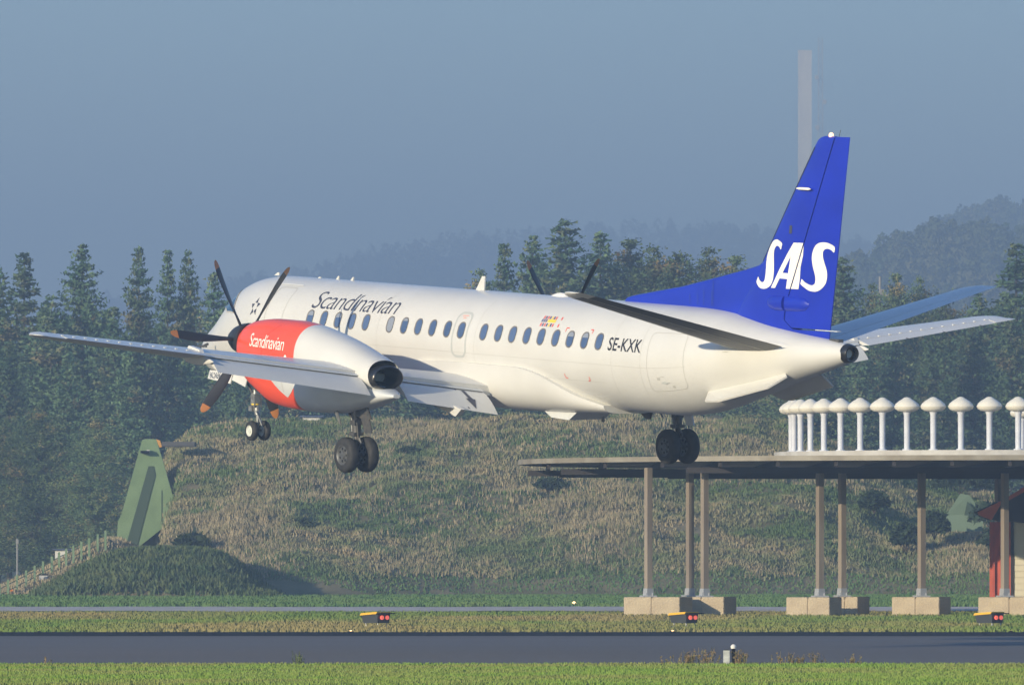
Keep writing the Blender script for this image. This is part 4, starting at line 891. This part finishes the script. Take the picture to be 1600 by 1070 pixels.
# second, distant shelter end
m = MB(); Y = 452; c = at(1508, 805, Y); rt = empty('small_shelter', c); k = Y / FPX
m.add([(-30 * k, 0, 0), (-8 * k, -.3, 34 * k), (6 * k, -.3, 32 * k), (28 * k, 0, 4 * k), (0, 2.5, 5 * k), (-30 * k, 0, -.8), (28 * k, 0, -.8)], [(0, 1, 2, 3), (1, 4, 2), (0, 4, 1), (2, 4, 3), (0, 3, 6, 5)]); m.build('shelter_end_wall', mat('pale_green_paint', (.16, .23, .15), .7), rt)
m = MB(); m.slab([(-2 * k, -.36, 0), (3 * k, -.36, 22 * k), (12 * k, -.36, 12 * k), (14 * k, -.36, 0)], (0, .03, 0)); m.build('shelter_doorway', GRND, rt)
tag(rt, 'small pale green shelter end poking out of the scrub under the round deck', 'shelter')

# green posts with rails up the bank
POST = mat('green_fence_paint', (.14, .23, .10), .7, col2=(.2, .28, .16), scale=3)
fn = empty('green_fence', (gx(20, 444), 443, 0)); pxs = [12, 25, 36, 48, 59, 71, 83, 94, 105, 116, 128, 140, 153, 165]
pts = []
for i, px in enumerate(pxs):
    zt = at(0, np.interp(px, [12, 25, 94, 165], [915, 908, 866, 832]), 444).z; zb = at(0, np.interp(px, [12, 25, 94, 165], [936, 929, 889, 858]), 444).z - .3
    x = gx(px, 444) - fn.location.x; yy = np.linspace(437, 446, 60); yf = float(np.interp(zb + .3, ramp_z(np.full(60, gx(px, 444)), yy), yy)) - fn.location.y; m = MB(); m.box((x, yf - .1, (zt + zb) / 2 + .06), (.11, .08, zt - zb + .12)); m.build('fence_post', POST, fn); pts.append((x, zt, yf))
for h_ in (.12, .42):
    m = MB()
    for a, b in zip(pts[:-1], pts[1:]): m.tube((a[0], a[2] + .06, a[1] - h_), (b[0], b[2] + .06, b[1] - h_), .022, n=4)
    m.build('fence_rail', POST, fn)
tag(fn, 'row of green posts with thin rails climbing the grassy bank at the left', 'fence')
m = MB(); p = at(68, 905, 441); m.box((0, 0, 0), (.40, .3, .42)); m.box((0, 0, .24), (.46, .36, .06), m=1); o = m.build('white_box', [PALE, SOOT]); o.location = p; tag(o, 'small white box with a dark lid beside the green posts', 'box')
m = MB(); m.tube((0, 0, -2.5), (0, 0, at(0, 841, 447).z), .05, n=8); m.box((0, -.06, at(0, 846, 447).z), (.14, .06, .2)); o = m.build('thin_pole', MASTG, smooth=True); o.location = (gx(27, 447), 447, 0); tag(o, 'thin pale pole standing behind the left end of the green posts', 'pole')
m = MB(); m.box((0, 0, .1), (.16, .12, .10)); m.tube((0, 0, -.4), (0, 0, .1), .02, n=5); o = m.build('orange_marker', mat('orange_marker_paint', (.6, .2, .03), .6)); o.location = at(18, 925, 438); tag(o, 'tiny orange marker low at the far left', 'marker')
# pale buildings glimpsed behind trees and mound
WW = mat('white_wall', (.7, .68, .62), .7); RF = mat('grey_roof', (.16, .16, .17), .8)
def hut(name, x, y, Y, w_, h_, label):
    k = Y / FPX; rt = empty(name, (gx(x, Y), Y, 0)); zt = at(0, y, Y).z
    m = MB(); m.box((0, 0, (zt - h_ * k) / 2), (w_ * k, 3, zt - h_ * k)); m.build('wall', WW, rt)
    m = MB(); a = w_ * k / 2 + .2; z = zt - h_ * k; m.add([(-a, -1.7, z), (a, -1.7, z), (a, 1.7, z), (-a, 1.7, z), (-a, 0, zt), (a, 0, zt)], [(0, 1, 5, 4), (3, 2, 5, 4), (0, 3, 4), (1, 2, 5), (0, 1, 2, 3)]); m.build('roof', RF, rt)
    tag(rt, label, 'building')
hut('white_building', 487, 649, 530, 26, 3, 'white building behind the mound, seen between nose wheels and left main wheels')
hut('white_building', 596, 653, 532, 14, 3, 'small white building behind the mound, right of the left main wheels')
hut('white_building', 98, 857, 530, 20, 2, 'low white building glimpsed under the trees above the green posts')
# bushes on the right part of the mound
BUSH = mat('bush_leaves', (.028, .05, .026), .9, spec=.1, col2=(.05, .07, .035), scale=1.5, detail=5)
def bush(x, y, Y, w_, h_, label, m_=BUSH):
    r = np.random.default_rng(int(x)); k = Y / FPX; n = 700; d = r.normal(size=(n, 3)); d /= np.linalg.norm(d, axis=1)[:, None]; rr = r.uniform(.5, 1.0, n)[:, None]
    P = d * rr * [w_ * k / 2, w_ * k / 2.4, h_ * k * .62]; P[:, 2] = np.abs(P[:, 2]) * 1.1; s = .13 * r.uniform(.6, 1.5, n)[:, None]; a = r.normal(size=(n, 3)); b = r.normal(size=(n, 3))
    V = np.stack([P + a * s, P - a * s * .5 + b * s * .5, P - a * s * .5 - b * s * .5], 1).reshape(-1, 3)
    rt = empty('bush', at(x, y, Y)); fastmesh('foliage', V, np.arange(3 * n).reshape(-1, 3), m_, rt)
    m = MB(); [m.tube((0, 0, -.4), (dx * w_ * k * .25, .1, h_ * k * .4), .03, .01, n=4) for dx in (-1, 0, 1)]; m.build('stem', BARK, rt); tag(rt, label, 'bush', 'bushes on the mound')
bush(1416, 848, 447, 56, 48, 'dark bush between the two middle deck posts, largest on the mound'); bush(1460, 830, 449, 50, 50, 'dark bush left of the small pale green shelter')
bush(1545, 812, 450, 60, 42, 'dark bush between the small pale green shelter and the red cabin'); bush(1366, 790, 455, 50, 36, 'bush on the mound right of the paired posts'); bush(300, 850, 440, 60, 24, 'low bush at the foot of the green wall')
bush(640, 712, 466, 46, 18, 'low dark bush high on the mound below the wing root'); 
bush(470, 826, 446, 50, 20, 'low dark bush on the lower mound right of the front hump'); bush(860, 760, 456, 54, 18, 'low dark bush on the mound under the left tip of the deck')
bush(1570, 850, 446, 90, 50, 'bush hidden partly behind the red cabin'); bush(1500, 760, 470, 120, 50, 'broad bush under the lower deck, behind the pale green shelter')

# ================================================================== ROUND ANTENNA DECK
YC, RC, ZD = 313.0, 17.0, 5.36
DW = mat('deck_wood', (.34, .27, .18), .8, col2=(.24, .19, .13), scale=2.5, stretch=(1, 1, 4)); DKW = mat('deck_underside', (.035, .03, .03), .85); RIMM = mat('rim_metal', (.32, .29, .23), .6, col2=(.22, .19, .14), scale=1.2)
dk = empty('antenna_deck', (gx(1572, YC), YC, 0)); n = 96
Rg = [[(r_ * math.cos(a), r_ * math.sin(a), z) for a in np.linspace(0, 2 * math.pi, n, endpoint=False)] for r_, z in ((RC - .10, ZD - .18), (RC + .04, ZD - .17), (RC + .05, ZD), (RC - .10, ZD))]
V, F = rings(Rg, False, False); F += [(3 * n + i, 3 * n + (i + 1) % n, (i + 1) % n, i) for i in range(n)]; newobj('rim_beam', V, F, RIMM, dk)
# grille deck: parallel slats with gaps, joists below
for i, y in enumerate(np.arange(-RC + .25, RC - .15, .21)):
    a = math.sqrt(max(0, (RC - .12) ** 2 - y * y)); m = MB(); m.box((0, y, ZD - .07), (2 * a, .15, .05)); m.build('deck_slat', DW, dk)
for x in np.arange(-RC + 1.0, RC - .5, 1.9):
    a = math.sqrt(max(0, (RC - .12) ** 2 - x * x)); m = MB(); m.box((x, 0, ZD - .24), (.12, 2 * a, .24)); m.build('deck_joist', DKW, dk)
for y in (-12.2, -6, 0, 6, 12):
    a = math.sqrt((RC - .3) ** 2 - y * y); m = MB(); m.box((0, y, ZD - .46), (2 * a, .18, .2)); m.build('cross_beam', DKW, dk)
POLM = mat('pole_wood', (.30, .25, .19), .75, col2=(.22, .18, .14), scale=1.5, stretch=(2, 2, .3)); GALV = mat('galvanised_steel', (.42, .43, .44), .5, metal=.3)
CONB = mat('block_concrete', (.56, .46, .31), .9, col2=(.46, .37, .25), scale=1.6, detail=7, bump=.5, bscale=14)
def pole(px, Y, w_=.20):
    x, y = gx(px, Y) - dk.location.x, Y - YC; m = MB(); m.box((x, y, (.66 + ZD - .36) / 2), (w_, w_, ZD - .36 - .66), rz=R(32)); m.build('deck_pole', POLM, dk)
    m = MB(); m.box((x, y, .67), (w_ * 2.4, w_ * 2.4, .05), rz=R(16)); m.box((x, y, .80), (w_ * 1.35, w_ * 1.35, .26), rz=R(32), taper=.9)
    for a in range(4): m.tube((x + .17 * math.cos(R(61 + 90 * a)), y + .17 * math.sin(R(61 + 90 * a)), .66), (x + .17 * math.cos(R(61 + 90 * a)), y + .17 * math.sin(R(61 + 90 * a)), .78), .022, n=6)
    m.build('pole_foot', GALV, dk)
for px, Y in ((1013, 302.5), (1078, 304.5), (1101, 301.5), (1281, 301.5), (1316, 304), (1440, 303), (1570, 302)): pole(px, Y)
for px, Y in ((1640, 306), (1700, 316), (1780, 303), (1560, 327), (1860, 312), (2200, 312)): pole(px, Y)
tag(dk, 'big round raised antenna deck on tall poles at the right', 'antenna deck')
def block(x0, x1, Y, label, h_=.64, side=.30):
    wfc = (x1 - x0) / FPX * Y / math.cos(R(16.5)); dp = 1.65; rt = empty('concrete_block', (0, 0, 0)); a = R(-16.5); c = Vector((gx(x0, Y), Y, 0))
    # front left corner at x0; front face turned a little to the left
    ux = Vector((math.cos(a) * wfc, -math.sin(a) * -wfc * 0 + math.sin(-a) * 0 - math.tan(R(16.5)) * 0, 0))
    e1 = Vector((math.cos(R(-16.5)), math.sin(R(-16.5)), 0)); e2 = Vector((-e1.y, e1.x, 0))
    rt.location = c; rt.rotation_euler = (0, 0, R(-16.5)); bev = .03
    m = MB(); k = wfc / 2
    for i in range(2):
        x_ = k * (i + .5); m.V += []; m.box((x_, dp / 2, h_ / 2), (k - .02, dp, h_))
        o = m.build('block_half', CONB, rt); m = MB()
        bv = o.modifiers.new('edge', 'BEVEL'); bv.width = .025; bv.segments = 1
    m.box((wfc / 2, dp / 2, h_ / 2 - .03), (wfc - .08, dp - .06, h_ - .08)); m.build('block_core', CONB, rt)
    return tag(rt, label, 'concrete block', 'concrete blocks under the antenna deck')
block(974, 1062, 302, 'pale tan concrete block, leftmost under the deck'); block(1060, 1131, 303.5, 'brownish concrete block with a dark side, carrying two poles left of the middle')
block(1228, 1296, 301, 'bright tan concrete block under the pole in the middle of the deck'); block(1300, 1340, 303.8, 'dark shaded concrete block behind the bright middle one')
block(1393, 1467, 302.5, 'single tan concrete block with one pole, second from the right'); block(1528, 1625, 301.5, 'tan concrete block at the right edge in front of the red cabin')

# ring of white posts with domed tops on the deck
WPOST = mat('white_post_paint', (.66, .68, .72), .5, col2=(.56, .58, .63), scale=2); DOME = mat('dome_plastic', (.80, .76, .64), .45)
m = MB(); m.lathe((0, 0, 0), (0, 0, 1), [(-.10, .14), (-.07, .30), (.0, .41), (.08, .44), (.18, .39), (.28, .27), (.35, .15), (.39, .10), (.41, .005)], 20); dm = m.build('dome', DOME, smooth=True); dmd = dm.data; bpy.data.objects.remove(dm)
m = MB(); m.lathe((0, 0, 0), (0, 0, 1), [(0, .16), (.05, .16), (.06, .10), (1.22, .105), (1.34, .15), (1.38, .16)], 14); pm = m.build('post', WPOST, smooth=True); pmd = pm.data; bpy.data.objects.remove(pm)
RR = 7.5; nth = {}; lst = []
for i in range(48):
    a = 2 * math.pi * i / 48; x, y = -RR * math.cos(a), -RR * math.sin(a)
    px = (dk.location.x + x) / (YC + y) * FPX + 800
    if px < 1625: lst.append((px, x, y))
front = sorted([q for q in lst if q[2] <= 0.01]); back = sorted([q for q in lst if q[2] > .01 and q[0] > 1580])[:3]
ORD = ['leftmost', 'second', 'third', 'fourth', 'fifth', 'sixth', 'seventh', 'eighth', 'ninth', 'tenth', 'eleventh', 'twelfth', 'thirteenth', 'fourteenth', 'fifteenth', 'sixteenth']
for row, nm in ((front, 'nearer'), (back, 'farther')):
    for j, (px, x, y) in enumerate(row):
        rt = empty('domed_antenna_post', dk.location + Vector((x, y, ZD + .26)))
        for nme, me, z in (('post', pmd, 0), ('dome', dmd, 1.42)):
            o = bpy.data.objects.new(nme, me); COL.objects.link(o); o.parent = rt; o.location.z = z
        rt.rotation_euler.z = rng.uniform(0, 6)
        tag(rt, 'white post with cream dome, ' + ORD[j] + (' from the left' if j else '') + ' in the ' + nm + ' half ring', 'antenna', 'white domed posts on the round deck')
m = MB(); m.lathe(tuple(dk.location + Vector((0, 0, ZD))), (0, 0, 1), [(-.03, RR - .5), (.27, RR - .5), (.27, RR + .6), (-.03, RR + .6)], 72); o = m.build('ring_walkway', mat('white_walkway', (.42, .40, .36), .7, col2=(.55, .54, .50), scale=1.2)); o.parent = dk; o.matrix_parent_inverse = Matrix.Translation(-dk.location)

# red and white cabin under the deck
cb = empty('red_cabin', (gx(1580, 309), 309, 0)); k = 309 / FPX
REDW = mat('red_boards', (.60, .12, .07), .75, col2=(.46, .09, .05), scale=2); CRW = mat('cream_boards', (.72, .66, .5), .6); RFR = mat('red_fascia', (.6, .14, .07), .7); TIL = mat('dark_roof_tiles', (.035, .035, .045), .8)
H1 = at(0, 815, 309).z
for i in range(16):                                # side wall boards, upright
    m = MB(); u = i / 16; m.box((-.62 * (u + .03), 2.4 * (u + .03) * .9, H1 / 2), (.036, .13, H1), rz=R(-16)); m.build('red_wall_board', REDW, cb)
nb = 15
for i in range(nb):
    m = MB(); zz = H1 * (i + .5) / nb; m.box((1.35, .02, zz), (2.5, .05 + .02 * (i % 2), H1 / nb - .012)); m.build('cream_wall_board', CRW, cb)
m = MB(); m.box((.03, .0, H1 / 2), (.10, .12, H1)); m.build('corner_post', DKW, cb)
m = MB(); m.box((1.3, 1.2, H1 / 2 - .05), (2.4, 2.2, H1 - .1)); m.build('cabin_core', CRW, cb)
def cbp(x, y, d=0): return ((x - 1580) * k, d, at(0, y, 309).z)
m = MB(); m.slab([cbp(1526, 800, -.55), cbp(1528, 805, -.55), cbp(1548, 812, -.55), cbp(1562, 789, -.55), cbp(1605, 765, -.55), cbp(1603, 758, -.55), cbp(1562, 783, -.55)], (0, .08, 0)); m.build('red_fascia_board', RFR, cb)
m = MB(); m.slab([cbp(1548, 812, -.52), cbp(1605, 817, -.52), cbp(1660, 817, -.52), cbp(1660, 745, -.52), cbp(1610, 758, -.52), cbp(1562, 786, -.52)], (0, .5, 0)); m.build('roof_gable', TIL, cb)
for i in range(6):
    m = MB(); y0 = 812 - i * 9; m.box((1.6, -.56, at(0, y0, 309).z), (3.4 - .22 * i, .05, .12)); m.build('roof_tile_course', TIL, cb)
m = MB(); m.slab([cbp(1526, 800, -.5), cbp(1562, 783, -.5), cbp(1562, 789, -.5), cbp(1548, 812, -.5)], (0, 2.6, 0)); m.build('roof_eave', TIL, cb)
tag(cb, 'cabin with red side wall, cream boards and dark roof at the right edge', 'cabin')

# ================================================================== RUNWAY SIDE THINGS
YEL = mat('yellow_lid_paint', (.75, .42, .02), .5); PBOX = mat('papi_dark_grey', (.04, .045, .05), .5); PLAMP = mat('red_lens', (.8, .12, .08), .3, emit=(1, .16, .10), estr=.6)
def papi(px, label):
    Y = 258.; z0 = .12; rt = empty('approach_light_box', (gx(px, Y), Y, 0)); rt.rotation_euler.z = R(-42)
    # long side faces left front, lamp face right front
    L, W, Hh = .56, .48, .27
    m = MB(); m.add([(-L, 0, z0), (0, 0, z0), (0, W, z0), (-L, W, z0), (-L - .05, -.03, z0 + Hh * .82), (.03, -.03, z0 + Hh), (.03, W + .03, z0 + Hh), (-L - .05, W + .03, z0 + Hh * .82)], [(0, 3, 2, 1), (4, 5, 6, 7), (0, 1, 5, 4), (2, 3, 7, 6), (3, 0, 4, 7), (1, 2, 6, 5)]); m.build('box', PBOX, rt)
    m = MB(); m.add([(-L - .09, -.06, z0 + Hh * .80), (.02, -.06, z0 + Hh * .98), (.02, W + .06, z0 + Hh * .98), (-L - .09, W + .06, z0 + Hh * .80), (-L - .05, -.05, z0 + Hh * 1.05), (.02, -.05, z0 + Hh * 1.2), (.02, W + .05, z0 + Hh * 1.2), (-L - .05, W + .05, z0 + Hh * 1.05)], [(0, 3, 2, 1), (4, 5, 6, 7), (0, 1, 5, 4), (2, 3, 7, 6), (3, 0, 4, 7), (1, 2, 6, 5)]); m.build('yellow_lid', YEL, rt)
    m = MB(); m.box((.10, W / 2, z0 + Hh * 1.02), (.18, W + .14, .03)); m.build('lamp_hood', SOOT, rt)
    for q in (.28, .74):
        m = MB(); m.lathe((.03, W * q, z0 + Hh * .58), (1, 0, 0), [(0, .06), (.04, .06), (.045, .05), (.03, .002)], 16); l_ = m.build('lamp', PLAMP, rt, True)
    for x_, y_ in ((-.50, .05), (-.04, .05), (-.04, W - .05)):
        m = MB(); m.tube((x_, y_, -.02), (x_, y_, z0), .018, n=8); m.lathe((x_, y_, 0), (0, 0, 1), [(0, .05), (.02, .05), (.03, .02)], 8); m.build('leg', GALV, rt)
    return tag(rt, label, 'approach light', 'black and yellow light boxes beside the runway')
papi(590, 'black light box with yellow lid and two red lamps, leftmost beside the runway'); papi(1072, 'black light box with yellow lid and two red lamps, before the left concrete blocks'); papi(1550, 'black light box with yellow lid and two red lamps, rightmost beside the runway')
AMB = mat('amber_lamp', (1, .6, .25), .3, emit=(1, .62, .28), estr=2.2)
def edge_light(px, y, Y, label, s=1.0):
    rt = empty('ground_light', (gx(px, Y), Y, 0)); z = at(0, y, Y).z
    m = MB(); m.tube((0, 0, -.02), (0, 0, z - .03), .02 * s, n=8); m.lathe((0, 0, 0), (0, 0, 1), [(0, .08 * s), (.02, .08 * s), (.04, .03)], 12); m.build('light_stem', SOOT, rt)
    m = MB(); m.lathe((0, 0, z - .03), (0, 0, 1), [(0, .04 * s), (.03 * s, .055 * s), (.06 * s, .045 * s), (.085 * s, .01)], 14); m.build('lamp_glass', AMB, rt, True)
    tag(rt, label, 'ground light', 'small lit ground lights')
edge_light(897, 943, 362, 'bright amber light in the grass beyond the narrow path', 1.6)
edge_light(60, 988, 242, 'tiny amber light at the far edge of the runway, leftmost'); edge_light(548, 987, 242, 'tiny amber light at the far runway edge left of the first light box')
edge_light(1051, 987, 242, 'tiny amber light at the far runway edge below the middle light box'); edge_light(1580, 988, 242, 'tiny amber light at the far runway edge right of the last light box')
m = MB(); m.box((0, 0, .14), (.12, .12, .28)); m.box((0, 0, .285), (.10, .10, .012), m=1); o = m.build('marker_post', [mat('dirty_white_paint', (.5, .52, .48), .7, col2=(.3, .32, .3), scale=9), SOOT]); o.location = (gx(1135, 172.9), 172.9, 0); tag(o, 'short dirty white marker post in dry weeds at the near runway edge', 'marker post')
m = MB(); m.tube((0, 0, 0), (0, 0, .30), .035, n=10, m=1); m.lathe((0, 0, .30), (0, 0, 1), [(0, .05), (.05, .055), (.08, .03), (.085, .005)], 12); o = m.build('capped_light', [WW, SOOT], smooth=True); o.location = (gx(1146, 174.2), 174.2, 0); tag(o, 'dark stub with a white cap behind the dirty white marker post', 'marker light')
DRY = mat('dry_weed_stems', (.26, .17, .08), .9, col2=(.14, .14, .05), scale=7); LEAFW = mat('weed_leaves', (.10, .13, .04), .9)
def weed(px, h_, n, sp, label, mt=DRY):
    r = np.random.default_rng(px); rt = empty('dry_weed', (gx(px, 173), 173, 0)); k = 173 / FPX; m = MB(); f = MB()
    for i in range(n):
        x, y = r.normal() * sp * k, r.normal() * .12; H = h_ * k * r.uniform(.4, 1); lx = r.normal() * H * .25; top = (x + lx, y, H)
        m.tube((x, y, -.02), top, .006, .003, n=3, cap=False)
        for _ in range(7):
            t = r.uniform(.25, 1.05); p = Vector((x + lx * t, y, H * t)); d = Vector(r.normal(size=3)) * .022; e = Vector(r.normal(size=3)) * .012
            f.add([p + d, p + e, p - e], [(0, 1, 2)])
    tag(m.build('weed_stems', mt, rt), kind='stuff'); tag(f.build('seed_heads', mt, rt), kind='stuff'); return tag(rt, label, 'weed', 'dry weeds at the near runway edge')
weed(1042, 18, 8, 8, 'thin dry weed, leftmost of the group near the marker post'); weed(1077, 22, 34, 6, 'dense orange brown dry weed left of the marker post'); weed(1106, 28, 22, 9, 'tall dark weed immediately left of the marker post')
weed(1156, 24, 38, 6, 'dense orange brown dry weed right of the marker post'); weed(1228, 22, 14, 7, 'sparse dry weed, first of three right of the marker post'); weed(1250, 18, 16, 8, 'sparse dry weed, second of three right of the marker post'); weed(1272, 22, 12, 7, 'sparse dry weed, third of three right of the marker post')
weed(466, 24, 16, 3, 'single green weed standing alone at the near runway edge', LEAFW); weed(75, 14, 6, 5, 'very small weed at the near runway edge far left'); weed(1335, 16, 12, 8, 'low dry weed right of the three sparse ones')

# ================================================================== HAZE
hz = mat('haze_air', (1, 1, 1)); n = hz.node_tree; n.nodes.remove(n.nodes['Principled BSDF'])
pv = n.nodes.new('ShaderNodeVolumePrincipled'); pv.inputs['Color'].default_value = (.375, .545, .80, 1); pv.inputs['Density'].default_value = 6.3e-4; pv.inputs['Anisotropy'].default_value = 0.0
n.links.new(pv.outputs[0], n.nodes['Material Output'].inputs['Volume'])
m = MB(); m.box((0, 2420, 94), (3100, 5280, 192)); o = m.build('haze', hz); tag(o, kind='stuff', label='thin blue haze over the whole airfield')
